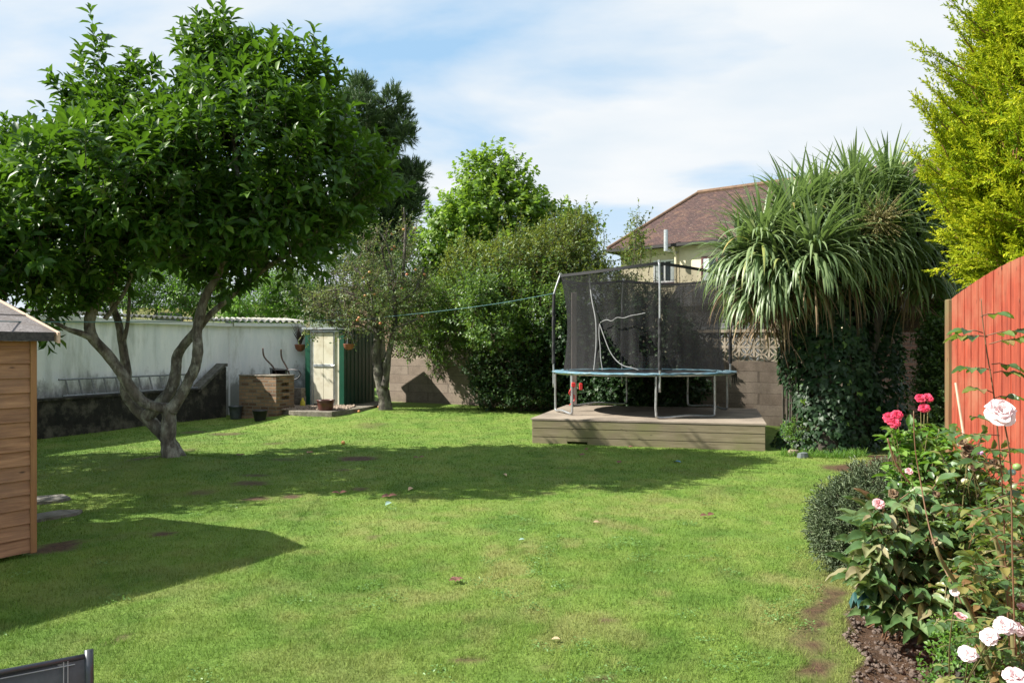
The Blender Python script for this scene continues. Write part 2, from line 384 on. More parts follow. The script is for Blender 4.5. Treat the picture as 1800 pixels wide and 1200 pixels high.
M['screen_block'] = speckled('screen_block', (.25, .21, .16), (.36, .31, .24), 12, .9, .4, .005, c3=(.12, .10, .07), s3=5)
M['stone'] = speckled('stone', (.12, .115, .10), (.21, .20, .175), 12, .9, .5, .01, c3=(.07, .07, .045), s3=4)
M['pink_stone'] = speckled('pink_stone', (.33, .22, .19), (.45, .32, .28), 10, .9, .5, .01)
M['slate_stone'] = speckled('slate_stone', (.09, .11, .11), (.15, .17, .17), 10, .8, .4, .01)
M['concrete'] = speckled('concrete', (.14, .125, .10), (.27, .24, .20), 14, .95, .8, .02, c3=(.09, .08, .05), s3=2)
M['dark_coping'] = speckled('dark_coping', (.05, .048, .04), (.13, .125, .11), 12, .9, .4, .008)
M['deck'] = woodm('deck', (.14, .115, .065), (.26, .22, .14), 'x', .85, c3=(.17, .165, .07), knots=True)
M['deck_top'] = woodm('deck_top', (.22, .18, .135), (.34, .285, .225), 'x', .85, c3=(.17, .14, .11), knots=False)
M['shed_wood'] = woodm('shed_wood', (.18, .088, .045), (.45, .25, .135), 'x', .75, c3=(.22, .125, .08), bs=.6)
M['trim_wood'] = woodm('trim_wood', (.25, .12, .05), (.36, .19, .08), 'z', .7)
M['pale_wood'] = woodm('pale_wood', (.55, .38, .28), (.68, .5, .38), 'x', .7, knots=False)
M['felt'] = speckled('felt', (.085, .075, .072), (.23, .21, .21), 60, .95, .6, .004, c3=(.12, .10, .09), s3=5)
M['felt_edge'] = speckled('felt_edge', (.03, .028, .03), (.07, .065, .065), 50, .9, .4, .003)
M['green_metal'] = plain('green_metal', (.008, .075, .042), .4, 0, .12, 3)
M['dark_green_metal'] = plain('dark_green_metal', (.01, .05, .032), .45, 0, .15, 3)
M['cream_metal'] = speckled('cream_metal', (.68, .64, .50), (.76, .72, .58), 2, .45, .05, .001, c3=(.56, .5, .36), s3=2.5)
M['zinc'] = speckled('zinc', (.42, .45, .47), (.62, .65, .66), 14, .4, .05, .001, metal=.6)
M['galv'] = speckled('galv', (.36, .37, .38), (.55, .56, .57), 20, .38, .05, .001, metal=.7)
M['alu'] = speckled('alu', (.16, .165, .17), (.26, .27, .28), 20, .5, .05, .001, metal=.4)
M['black_foam'] = plain('black_foam', (.018, .018, .02), .7)
M['black_metal'] = plain('black_metal', (.03, .03, .032), .45, .3)
M['rust_metal'] = speckled('rust_metal', (.05, .035, .03), (.13, .08, .06), 20, .7, .2, .002)
M['teal_pad'] = speckled('teal_pad', (.055, .14, .19), (.13, .25, .31), 9, .6, .5, .02, c3=(.22, .29, .31), s3=6)
M['mat'] = plain('mat', (.015, .015, .017), .8)
M['white_tape'] = plain('white_tape', (.28, .28, .28), .7)
M['terracotta'] = speckled('terracotta', (.22, .07, .035), (.30, .115, .06), 8, .75, .2, .003)
M['maroon_glaze'] = speckled('maroon_glaze', (.055, .016, .013), (.10, .032, .025), 10, .35, .1, .003)
M['blue_glaze'] = speckled('blue_glaze', (.035, .045, .05), (.07, .08, .085), 10, .3, .1, .002)
M['black_plastic'] = plain('black_plastic', (.012, .012, .012), .5)
M['yellow_plastic'] = plain('yellow_plastic', (.65, .55, .05), .5)
M['red_plastic'] = plain('red_plastic', (.6, .03, .03), .5)
M['fence_red'] = woodm('fence_red', (.17, .026, .012), (.41, .074, .034), 'z', .85, c3=(.33, .12, .065), knots=True, scale=1.0, bs=.6)
M['fence_post'] = woodm('fence_post', (.13, .065, .03), (.23, .125, .055), 'z', .85, c3=(.13, .12, .05))
M['soil'] = speckled('soil', (.09, .062, .048), (.22, .165, .135), 22, .95, .9, .03, c3=(.26, .20, .165), s3=4)
M['cane'] = plain('cane', (.40, .29, .20), .6)
M['grey_post'] = woodm('grey_post', (.24, .19, .17), (.36, .30, .27), 'z', .9)
M['rope'] = plain('rope', (.06, .17, .18), .7)
M['cream_render'] = speckled('cream_render', (.66, .58, .40), (.74, .66, .48), 3, .9, .2, .004)
M['white_paint'] = plain('white_paint', (.72, .73, .74), .6, 0, .06)
M['shade_brick'] = brickm('shade_brick', (.045, .020, .014), (.07, .032, .022), (.03, .024, .02), .225, .075, .01, (.04, .05, .03), dirtlo=.5)  # brick colour lowered so it carries part of the shade behind the palm
M['glass'] = plain('glass', (.04, .05, .06), .08, 0, .2, 2)
M['curtain'] = plain('curtain', (.5, .55, .55), .9)
M['maroon_frame'] = plain('maroon_frame', (.11, .045, .045), .6)
M['gutter'] = plain('gutter', (.025, .022, .022), .5)
M['slate_roof'] = speckled('slate_roof', (.22, .24, .28), (.36, .39, .44), 5, .6, .2, .01)
M['grey_roof'] = brickm('grey_roof', (.10, .10, .11), (.16, .16, .17), (.06, .06, .06), .3, .2, .01, (.2, .19, .18), dirtlo=.6)
M['fabric'] = plain('fabric', (.085, .09, .095), .8, 0, .12, 60)
M['stitch'] = plain('stitch', (.3, .3, .31), .8)
M['powder_coat'] = plain('powder_coat', (.06, .065, .075), .35, .3)
M['apple'] = speckled('apple', (.50, .10, .06), (.55, .33, .10), 5, .4, .05, .002)
M['brown_leaf'] = plain('brown_leaf', (.16, .07, .05), .7)
M['pale_leaf'] = plain('pale_leaf', (.45, .33, .2), .7)
M['sage_leaf'] = plain('sage_leaf', (.25, .38, .32), .7)

def lawn_material(name, blades):
    m, nt, b = new_mat(name)
    A = lambda q: nt.links and None
    def att(nm):
        a = nt.nodes.new('ShaderNodeAttribute'); a.attribute_name = nm; return a.outputs['Fac']
    tc = nt.nodes.new('ShaderNodeTexCoord'); v = tc.outputs['Object']
    g = ramp(nt, att('lush'), [(.0, (.105, .20, .030)), (.5, (.160, .265, .044)), (1, (.215, .30, .062))])
    n = noise(nt, v, 38, 4, .7); g = mixc(nt, .5, g, ramp(nt, n, [(.3, (.6, .66, .6)), (.7, (1.2, 1.18, 1.2))]), 'MULTIPLY')
    g = mixc(nt, att('dry'), g, (.30, .27, .11))
    soil = ramp(nt, noise(nt, v, 30, 5, .7), [(.3, (.045, .028, .018)), (.7, (.16, .095, .058))])
    g = mixc(nt, att('bare'), g, soil)
    if blades:
        g = mixc(nt, att('tone'), g, (.19, .27, .05), 'MIX') if False else g
        t = ramp(nt, att('tone'), [(0, (.66, .72, .62)), (.6, (1.12, 1.1, 1.05)), (1, (1.6, 1.45, 1.6))]); g = mixc(nt, 1.0, g, t, 'MULTIPLY')
    nt.links.new(g, b.inputs['Base Color']); b.inputs['Roughness'].default_value = .75; b.inputs['Specular IOR Level'].default_value = .2
    if blades:
        tr = nt.nodes.new('ShaderNodeBsdfTranslucent'); nt.links.new(g, tr.inputs[0]); mx = nt.nodes.new('ShaderNodeMixShader'); mx.inputs[0].default_value = .3
        nt.links.new(b.outputs[0], mx.inputs[1]); nt.links.new(tr.outputs[0], mx.inputs[2]); nt.links.new(mx.outputs[0], nt.nodes['Material Output'].inputs[0])
    else:
        bump(nt, b, noise(nt, v, 60, 4, .75), .9, .03)
    return m
M['lawn'] = lawn_material('lawn', False); M['grass'] = lawn_material('grass', True)

# ================================================================== ground
BED = [(-2, -1.0), (2.5, 1.05), (3.4, 1.50), (3.67, 1.60), (4.93, 2.19), (5.57, 2.39), (7, 3.0), (9.07, 3.95), (10.2, 4.6), (11.2, 5.2), (30, 15)]
def bed_x(y): return np.interp(y, [p[0] for p in BED], [p[1] for p in BED])+.05*np.sin(np.asarray(y)*5.3)+.03*np.sin(np.asarray(y)*13.1)
TRX, TRY = -4.66, 10.49
def gz(x, y):
    x = np.asarray(x, float); y = np.asarray(y, float)
    z = .17*sstep(14.5, 18.5, y)*sstep(-6.2, -4.8, x)
    z = z+.13*np.exp(-((x-TRX)**2+(y-TRY)**2)/.5)
    z = z+.035*(fbm(x*.55+9, y*.55, 3, 3)-.5)*sstep(40, 20, y)+.010*(fbm(x*4, y*4, 4, 2)-.5)
    xb = bed_x(y); inb = sstep(0, .12, x-xb)*(y < 10.8)*(x < 6)
    return z-inb*.06+inb*.05*fbm(x*6, y*6, 8, 3)
SPOTS = [(437, 850, 38, 5, 1), (451, 876, 28, 4, 1), (512, 872, 26, 4, 1), (353, 866, 30, 5, .8), (400, 762, 32, 3, .8), (339, 759, 24, 3, .7), (447, 836, 30, 3, .8), (501, 807, 32, 3, .5),
         (629, 805, 36, 5, 1.3), (286, 936, 24, 5, 1.3), (604, 825, 16, 3, 1), (633, 858, 16, 4, .8), (965, 866, 16, 3, .6), (215, 1122, 12, 6, 1.1), (820, 1160, 40, 5, .9), (955, 1172, 24, 4, .8), (1060, 1190, 30, 6, 1.1),
         (1070, 1090, 18, 4, .9), (270, 812, 36, 9, .8), (990, 822, 14, 2, .6), (655, 945, 18, 3, .6), (650, 750, 30, 4, .5), (100, 960, 40, 14, 1.5), (330, 790, 20, 4, .6), (1500, 822, 60, 8, 1.2), (1160, 880, 30, 5, .3), (480, 780, 20, 3, .6)]
def ground_attr(x, y):
    d = np.maximum(y, .5); px = 900+x/d*F; py = 612+EYE/d*F
    lush = .45*fbm(x*.9, y*.9, 21, 4)+.55*fbm(x*4.5, y*3.5, 24, 4)
    lush = np.clip((lush-.5)*2.4+.5, 0, 1)
    dn = .5*fbm(x*1.9+4, y*1.6, 31, 4)+.5*fbm(x*6+2, y*5, 36, 3); dry = sstep(.49, .67, dn)*.46
    # worn, dry middle of the lawn
    dry = dry*(.35+.9*np.exp(-((x-1.2)/2.8)**2-((y-5.8)/2.4)**2))+.12*sstep(.45, .7, fbm(x*7, y*7, 33, 2))
    bare = np.zeros_like(x)
    jit = (fbm(x*9, y*9, 41, 3)-.5)
    for sx, sy, rx, ry, s in SPOTS:
        dd = EYE*F/(sy-612); cx = (sx-900)/F*dd; ax = rx/F*dd; ay = ry/(sy-612)*dd
        q = ((x-cx)/ax)**2+((y-dd)/ay)**2+jit*1.6
        bare = np.maximum(bare, s*np.clip(1.25-q, 0, 1))
    xb = bed_x(y); e = x-xb
    tr = sstep(-.30-.14*jit, -.24, e)*sstep(-.07+.1*jit, -.12, e)*sstep(5.6, 4.9, y)*np.clip(.85+jit*2.4, 0, 1)
    bare = np.maximum(bare, tr)
    bare = np.maximum(bare, sstep(-.02, .02, e)*(y < 11.5)*(x < 7))
    dry = np.maximum(dry, .6*sstep(-.45, -.2, e)*(y < 12)*np.clip(.6+jit*2, 0, 1))
    return lush, np.clip(dry, 0, 1), np.clip(bare, 0, 1)
def lawn():
    xs = np.concatenate([np.linspace(-400, -14, 14), np.arange(-13.5, 9.0, .09), np.linspace(9.5, 400, 14)])
    ys = np.concatenate([np.linspace(-60, 1.5, 8), np.arange(1.8, 22, .08), np.linspace(22.5, 900, 24)])
    X, Y = np.meshgrid(xs, ys); x = X.ravel(); y = Y.ravel(); z = gz(x, y)
    nx = len(xs); ny = len(ys); i = np.arange(nx-1)[None, :]+np.arange(ny-1)[:, None]*nx
    Fc = np.stack([i, i+1, i+nx+1, i+nx], -1).reshape(-1, 4)
    l, d, b = ground_attr(x, y)
    o = np_mesh('lawn', np.stack([x, y, z], 1), Fc, M['lawn'], None, True, {'lush': l, 'dry': d, 'bare': b}); tag(o, kind='structure', label='sunlit green lawn with dry and bare patches')
lawn()
def grass():
    out = []
    for y0, y1, dens, h, wd in ((3.3, 4.6, 15000, .033, .0036), (4.6, 6.2, 9500, .030, .0044), (6.2, 9, 4600, .028, .006), (9, 13, 2000, .030, .009), (13, 20, 800, .032, .014)):
        xl = -.70*y1-.3; xr = min(.70*y1+.3, 6); n = int((y1-y0)*(xr-xl)*dens)
        x = RNG.uniform(xl, xr, n); y = RNG.uniform(y0, y1, n); keep = (x > -.70*y-.3) & (x > np.interp(y, [8, 14, 18.5], [-9.3, -8.35, -6.9]))
        x = x[keep]; y = y[keep]; out.append((x, y, np.full(len(x), h), np.full(len(x), wd)))
    x, y, h, wd = [np.concatenate(q) for q in zip(*out)]
    l, d, b = ground_attr(x, y); clump = fbm(x*9, y*9, 51, 2)
    keep = (RNG.random(len(x)) > b*1.3) & (x < bed_x(y)-.01+.03*RNG.random(len(x))) & ~((y > 11.9) & (y > 12.95-(x-.34)*.27) & (x > .35)) & (y < 19.0)
    keep &= ~((y > 17.0) & (x > -5.3) & (x < -3.2))
    x, y, h, wd, l, d, b, clump = [q[keep] for q in (x, y, h, wd, l, d, b, clump)]
    n = len(x); h = h*(.4+1.0*RNG.random(n))*(.55+.9*clump); a = RNG.random(n)*6.28; lean = .35+.75*RNG.random(n); z = gz(x, y)
    c = np.cos(a); s = np.sin(a)
    base = np.stack([x, y, z-.004], 1); side = np.stack([-s, c, np.zeros(n)], 1)*(wd*.5)[:, None]
    tip = base+np.stack([c*np.sin(lean), s*np.sin(lean), np.cos(lean)], 1)*h[:, None]
    V = np.stack([base-side, base+side, tip], 1).reshape(-1, 3); Fc = np.arange(3*n).reshape(-1, 3)
    t = np.clip(RNG.random(n)*.7+.3*(RNG.random(n) > .93)+.25*(clump-.5), 0, 1)
    tag(np_mesh('grass', V, Fc, M['grass'], None, False, {'lush': np.repeat(l, 3), 'dry': np.repeat(d, 3), 'bare': np.repeat(b*.5, 3), 'tone': np.repeat(t, 3)}), 'short mown grass blades covering the lawn', 'grass', kind='stuff')
    # clover and daisy-leaf rosettes
    m = 90; cx = RNG.uniform(-3.5, 2.4, m*4); cy = 3.4+4.5*RNG.random(m*4)**1.4; k = (fbm(cx*1.6, cy*1.6, 61, 3) > .56) & (cx < bed_x(cy)-.2); cx = cx[k][:m]; cy = cy[k][:m]
    K = 30; qx = np.repeat(cx, K)+RNG.normal(size=len(cx)*K)*.055; qy = np.repeat(cy, K)+RNG.normal(size=len(cx)*K)*.05
    Pp = np.stack([qx, qy, gz(qx, qy)+.012+.016*RNG.random(len(qx))], 1); D = np.stack([RNG.normal(size=len(qx)), RNG.normal(size=len(qx)), .35*RNG.random(len(qx))], 1)
    V, Fc = scatter(LEAF2, Pp, D, np.array([[0, 0, 1.]])+RNG.normal(size=(len(qx), 3))*.25, .012+.016*RNG.random(len(qx)), .011)
    tag(np_mesh('clover', V, Fc, M['clover'], None, False, {'tone': np.repeat(RNG.random(len(qx)), 4)}), 'patches of pale green clover leaves in the lawn', 'clover', kind='stuff')
M['clover'] = leafm('clover', [(0, (.08, .18, .04)), (1, (.16, .28, .08))], .2)
grass()

# clods in the flower bed
def clods():
    V = []; Fs = []; n0 = 0; rng = np.random.default_rng(5)
    ico = [(0, 0, 1), (.89, 0, .45), (.28, .85, .45), (-.72, .53, .45), (-.72, -.53, .45), (.28, -.85, .45), (.72, .53, -.45), (-.28, .85, -.45), (-.89, 0, -.45), (-.28, -.85, -.45), (.72, -.53, -.45), (0, 0, -1)]
    icf = [(0, 1, 2), (0, 2, 3), (0, 3, 4), (0, 4, 5), (0, 5, 1), (1, 6, 2), (2, 7, 3), (3, 8, 4), (4, 9, 5), (5, 10, 1), (6, 7, 2), (7, 8, 3), (8, 9, 4), (9, 10, 5), (10, 6, 1), (11, 7, 6), (11, 8, 7), (11, 9, 8), (11, 10, 9), (11, 6, 10)]
    ico = np.array(ico); icf = np.array(icf)
    for k in range(15000):
        y = 2.6+rng.random()**1.6*5; x = bed_x(y)+.02+rng.random()**1.3*1.5
        if x > 4.0: continue
        r = .003+.015*rng.random()**4
        v = (ico+.32*rng.normal(size=(12, 3)))*r*(1+.3*rng.normal(size=(12, 1)))*np.array([1, 1, .7]); v = v+np.array([x, y, gz(x, y)+r*.25]); V.append(v); Fs.append(icf+n0); n0 += 12
    tag(np_mesh('soil_clods', np.concatenate(V), np.concatenate(Fs), M['soil'], None, False), 'loose brown clods of soil in the flower bed', 'soil', kind='stuff')
clods()

# ================================================================== walls and garage
W0 = Vector((-6.81, 18.5, 0)); W1 = Vector((-9.6, 11.35, 0)); dW = (W1-W0).normalized()
t = thing('garage', 'long white rendered garage wall under a corrugated roof edge', 'garage', W0)
ang = math.atan2(dW.y, dW.x)
mb = MB(W0); mb.at(W0, ang); L1 = (W1-W0).length+5
mb.box((0, -.25, -.1), (L1, 0, 2.21)) if False else mb.box((0, -.22, -.1), (L1, 0, 2.20))
# right hand leg of the wall, towards the metal shed
W2 = Vector((-5.16, 19.2, 0)); d2 = (W2-W0).normalized(); ang2 = math.atan2(d2.y, d2.x)
mb.at(W0, ang2); mb.box((-.05, 0, -.1), ((W2-W0).length, .22, 2.20)); mb.build('wall', M['white_wall'], t)
mb = MB(W0); mb.at(W0, ang2); mb.box((-.02, -.03, -.05), (.02, .002, 2.12)); mb.build('corner_strip', M['white_paint'], t)
mb = MB(W0); mb.at(W0, ang)
def gutter(mb, x0, x1, y, z, s):
    mb.box((x0, min(y, y+s*.09), z), (x1, max(y, y+s*.09), z+.08))
gutter(mb, -.02, L1, .002, 2.12, 1); mb.at(W0, ang2); gutter(mb, .1, 1.7, -.002, 2.135, -1); mb.build('gutter', M['white_paint'], t)
def corrugated(mb, x0, x1, y0, y1, z0, z1, pitch=.146, amp=.028, sgn=1):
    n = int((x1-x0)/pitch*8); vs = []; fs = []
    for i in range(n+1):
        x = x0+(x1-x0)*i/n; h = amp*math.cos(2*math.pi*x/pitch)
        vs += [(x, y0, z0+h), (x, y1, z1+h), (x, y0, z0+h-.012), (x, y1, z1+h-.012)]
    for i in range(n):
        a = i*4; fs += [(a, a+1, a+5, a+4), (a+2, a+6, a+7, a+3), (a, a+4, a+6, a+2)]
    mb.add(vs, fs)
mb = MB(W0); mb.at(W0, ang); corrugated(mb, -.3, L1, .14, -4.5, 2.27, 2.5)
mb.at(W0, ang2); corrugated(mb, -.35, 1.75, -.12, 4.5, 2.265, 2.5); mb.build('roof', M['asbestos'], t, True)

# low dark wall along the foot of the garage
D0 = Vector((-6.75, 17.6, 0)); D1 = Vector((-9.25, 11.2, 0)); dD = (D1-D0).normalized(); angD = math.atan2(dD.y, dD.x)
t = thing('low_wall', 'blackened low block wall running along the foot of the white garage', 'wall', D0)
mb = MB(D0); mb.at(D0, angD); LD = (D1-D0).length
mb.box((.55, 0, -.1), (LD, .2 if False else -.2, .66)); mb.build('wall', M['dark_wall'], t)
mb = MB(D0); mb.at(D0, angD); mb.box((.55, -.23, .662), (LD, .03, .70)); mb.build('coping', M['dark_wall'], t)
t2 = thing('ramped_wall', 'dark stub of wall with a sloping top at the garage corner', 'wall', D0)
mb = MB(D0); mb.at(D0, angD); mb.prism([(-.28, -.1), (.54, -.1), (.54, .66), (-.22, 1.17), (-.28, 1.17)], -.2, 0); mb.build('wall', M['dark_wall'], t2)
mb = MB(D0); mb.at(D0, angD); mb.prism([(.60, .62), (.60, .70), (-.22, 1.25), (-.30, 1.25), (-.30, 1.18), (-.22, 1.18)], -.23, .03); mb.build('coping', M['dark_coping'], t2)

# ladder lying on its side on the low wall
A = P(82, 700, 13.9); A.z = .705; 
la = Vector((-8.22, 14.0, .705)); lb = Vector((-7.05, 17.0, .705)); la = D0+dD*(3.85); la.z = .705; la += Vector((-.06, .02, 0)); lb = D0+dD*.55; lb.z = .705; lb += Vector((-.06, .02, 0))
t = thing('ladder', 'grey aluminium ladder lying on its side against the white wall', 'ladder', la)
wn = Vector((-dD.y, dD.x, 0)); wn = wn if wn.x < 0 else -wn
up = Vector((0, 0, .30))+wn*.10
for o_ in (0, 1):
    mb = MB(la); mb.tube([la+up*o_+Vector((0, 0, .02)), lb+up*o_+Vector((0, 0, .02))], .02, 6); mb.build('rail', M['alu'], t)
n = 12
for k in range(n):
    q = la.lerp(lb, (k+.5)/n)+Vector((0, 0, .02)); mb = MB(la); mb.tube([q, q+up], .016, 6); mb.build('rung', M['alu'], t)

# block wall with pierced screen blocks across the back
B0 = Vector((-3.3, 20.66, 0)); B1 = Vector((7.6, 14.17, 0)); dB = (B1-B0).normalized(); angB = math.atan2(dB.y, dB.x); LB = (B1-B0).length
t = thing('block_wall', 'grey block boundary wall topped with pierced floral screen blocks', 'wall', B0)
mb = MB(B0); mb.at(B0, angB); mb.box((0, 0, -.2), (LB, .2, 1.32)); mb.build('wall', M['block'], t)
mb = MB(B0); mb.at(B0, angB); mb.box((-.02, -.02, 1.93), (LB, .22, 1.99)); mb.build('coping', M['screen_block'], t)
mb = MB(B0); s = .3; a_ = np.linspace(0, math.pi*2, 13)
def flower_block(mb, x, z):
    mb.at(B0+dB*x+Vector((0, 0, z)), angB)
    e = .018
    mb.box((0, .05, 0), (s, .15, e)); mb.box((0, .05, s-e), (s, .15, s)); mb.box((0, .051, e), (e, .149, s-e)); mb.box((s-e, .051, e), (s, .149, s-e))
    for k in range(4):   # leaf-shaped petals on the diagonals and cross
        for th in (k*math.pi/2+math.pi/4,):
            for sg in (-1, 1):
                pts = []
                for i in range(7):
                    u = i/6; r = u*.185; off = sg*.030*math.sin(math.pi*u); pts.append((s/2+math.cos(th)*r-math.sin(th)*off, s/2+math.sin(th)*r+math.cos(th)*off))
                vs = []; fs = []
                for i, (x_, z_) in enumerate(pts):
                    nx_, nz_ = -math.sin(th)*sg*.024, math.cos(th)*sg*.024
                    vs += [(x_, .055, z_), (x_+nx_, .055, z_+nz_), (x_+nx_, .145, z_+nz_), (x_, .145, z_)]
                for i in range(6):
                    b = i*4; fs += [(b, b+4, b+5, b+1), (b+1, b+5, b+6, b+2), (b+2, b+6, b+7, b+3), (b+3, b+7, b+4, b)]
                mb.add(vs, fs)
for i in range(int(LB/s)):
    x = i*s
    if 1.9 < x < 4.4: pass
    for j in range(2): flower_block(mb, x, 1.322+j*.303)
mb.build('screen_blocks', M['screen_block'], t)

# wall of the brick outhouse in the shade behind the palm
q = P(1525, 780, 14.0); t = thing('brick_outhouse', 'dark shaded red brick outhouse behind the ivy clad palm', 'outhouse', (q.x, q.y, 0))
o_ = Vector((q.x, q.y, 0)); mb = MB(o_); mb.at(o_, rad(-12)); mb.box((-.2, 0, -.1), (1.75, 1.0, 2.25)); mb.build('wall', M['shade_brick'], t)
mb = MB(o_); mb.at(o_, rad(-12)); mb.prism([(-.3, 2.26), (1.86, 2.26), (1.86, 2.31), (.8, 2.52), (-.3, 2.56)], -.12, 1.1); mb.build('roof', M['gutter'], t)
# pale corrugated building beyond the fence
q = P(1600, 612, 21); o_ = Vector((q.x, q.y, 0)); t = thing('outbuilding', 'pale grey boarded outbuilding seen over the end of the red fence', 'outbuilding', o_)
mb = MB(o_); mb.at(o_, rad(-8)); mb.box((-.8, 0, -.1), (6, 3, 3.15))
for k in range(45): mb.box((-.8+k*.15, -.02, 0), (-.74+k*.15, .0, 3.14))
mb.build('wall', M['white_paint'], t)
mb = MB(o_); mb.at(o_, rad(-8)); mb.box((-1, -.14, 3.2), (6.1, 3.1, 3.42)); mb.build('roof', M['zinc'], t)
mb = MB(o_); mb.at(o_, rad(-8)); mb.box((-.9, -.06, 2.25), (6.1, -.022, 2.35)); mb.build('rail', M['gutter'], t)

# ================================================================== red fence
FA = Vector((4.60, 8.05, 0)); FB = Vector((2.62, -.35, 0)); dF = (FB-FA).normalized(); angF = math.atan2(dF.y, dF.x)
t = thing('red_fence', 'bright red stained board fence with an arched top', 'fence', FA)
def ftop(x):
    return 2.10+.26*math.sin(min(1, x/2.3)*math.pi/2)
mb = MB(FA); bw = .095; k = 0; x = .09
while x < 8.3:
    jx = x+bw; z0, z1 = ftop(x)-.0, ftop(jx)
    o2 = .004*(k % 2); mb.at(FA, angF)
    mb.add([(x, -o2, .02), (jx+.012, -o2-.006, .02), (jx+.012, -o2-.006, z1), (x, -o2, z0), (x, -o2-.018, .02), (jx+.012, -o2-.022, .02), (jx+.012, -o2-.022, z1), (x, -o2-.018, z0)],
           [(0, 1, 2, 3), (4, 7, 6, 5), (3, 2, 6, 7), (0, 3, 7, 4), (1, 5, 6, 2)]); x += bw; k += 1
mb.build('panel', M['fence_red'], t)
for k in range(1):
    mb = MB(FA); mb.at(FA, angF); mb.box((-.035+k*1.9, -.05, -.1), (.075+k*1.9, .045, 2.11), .008)
    mb.build('post', M['fence_post'], t)

# ================================================================== deck
K0 = Vector((.34, 12.95, 0)); K1 = Vector((3.95, 11.98, 0)); dK = (K1-K0).normalized(); angK = math.atan2(dK.y, dK.x); LK = (K1-K0).length
t = thing('deck', 'weathered raised timber deck under the trampoline', 'deck', K0, angK)
mb = MB()
nb = 26; dep = 3.15; bw = dep/nb
for k in range(nb): mb.box((-.02, k*bw-.02, .395), (LK+.02, (k+1)*bw-.028, .425+.002*random.random()), .003)
mb.build('deck_boards', M['deck_top'], t)
mb = MB(); zs = [(-.03, .112), (.118, .258), (.264, .39)]
for i, (a, b) in enumerate(zs):
    if i == 0:
        mb.box((0, -.004, a+.02), (.60, .024, b), .004); mb.box((.60, -.004, a+.078), (.94, .024, b), .004); mb.box((.94, -.004, a), (LK, .024, b), .004)
    else: mb.box((0, -.004-.004*i, a), (LK, .024, b), .004)
mb.build('front_board', M['deck'], t)
mb = MB()
for i, (a, b) in enumerate(zs):
    mb.box((LK-.026, .026, a), (LK+.004, dep-.05, b), .004)
mb.build('side_board', M['deck'], t); mb = MB()
for i, (a, b) in enumerate(zs): mb.box((0, .026, a), (.026, dep-.05, b), .004)
mb.build('side_board', M['deck'], t)
mb = MB(); mb.box((.1, .35, 0), (LK-.2, .4, .38)); mb.build('joist', M['bark_dark'], t)

# ================================================================== garden shed (left)
SC = Vector((-3.69, 5.95, 0)); sa = rad(57)
t = thing('garden_shed', 'orange brown shiplap wooden shed with grey felt roof', 'shed', SC, sa)
mb = MB(); z = .035; k = 0
while z < 1.64:
    h = .1115; zz = min(z+h, 1.655)
    mb.add([(-2.7, -.012, z), (-.045, -.012, z), (-.045, 0.002, zz), (-2.7, 0.002, zz), (-2.7, .02, z), (-.045, .02, z), (-.045, .02, zz), (-2.7, .02, zz)],
           [(0, 1, 2, 3), (0, 4, 5, 1), (4, 7, 6, 5), (3, 2, 6, 7), (1, 5, 6, 2), (0, 3, 7, 4)]); z += h; k += 1
mb.box((-.02, .03, .09), (.0, 1.85, 1.65)); mb.box((-2.7, 1.85, .09), (0, 1.87, 1.65)); mb.add([(0, 0, 1.66), (0, 1.9, 1.66), (0, .93, 1.93)], [(0, 1, 2)])
mb.build('wall', M['shed_wood'], t)
mb = MB(); mb.box((-.045, -.022, .025), (.0, .022, 1.66), .003); mb.box((-.0, .024, .075), (.02, .06, 1.66)); mb.build('corner_trim', M['trim_wood'], t)
mb = MB(); sl = .28/.967
def rz_(y): return 1.725+(y+.1)*sl if y < .88 else 1.725+.98*sl-(y-.88)*sl
prof = [(-.1, rz_(-.1)), (.88, rz_(.88)), (1.98, rz_(1.98))]
vs = []; 
for x in (-2.9, .10):
    for y, z in prof: vs.append((x, y, z))
for x in (-2.9, .10):
    for y, z in prof: vs.append((x, y, z-.018))
mb.add(vs, [(0, 1, 4, 3), (1, 2, 5, 4), (6, 9, 10, 7), (7, 10, 11, 8), (0, 3, 9, 6), (2, 8, 11, 5), (3, 4, 10, 9), (4, 5, 11, 10)])
r_ = mb.build('roof', M['felt'], t)
mb = MB(); mb.box((-2.9, -.108, 1.655), (.085, -.1005, 1.722)); mb.box((-2.9, -.1, 1.655), (.08, -.08, 1.70)); mb.box((-2.9, .38, rz_(.40)-.001), (.10, .392, rz_(.40)+.003)); mb.build('felt_edge', M['felt_edge'], r_)
mb = MB(); e0 = (-.125, rz_(-.125)+.006); e1 = (.88, rz_(.88)+.012); e2 = (2.0, rz_(2.0)+.006)
for (ya, za), (yb, zb) in ((e0, e1), (e1, e2)):
    mb.add([(.101, ya, za-.085), (.101, yb, zb-.085), (.101, yb, zb), (.101, ya, za), (.122, ya, za-.085), (.122, yb, zb-.085), (.122, yb, zb), (.122, ya, za)],
           [(0, 1, 2, 3), (4, 7, 6, 5), (3, 2, 6, 7), (0, 4, 5, 1), (0, 3, 7, 4), (1, 5, 6, 2)])
mb.build('bargeboard', M['pale_wood'], t)
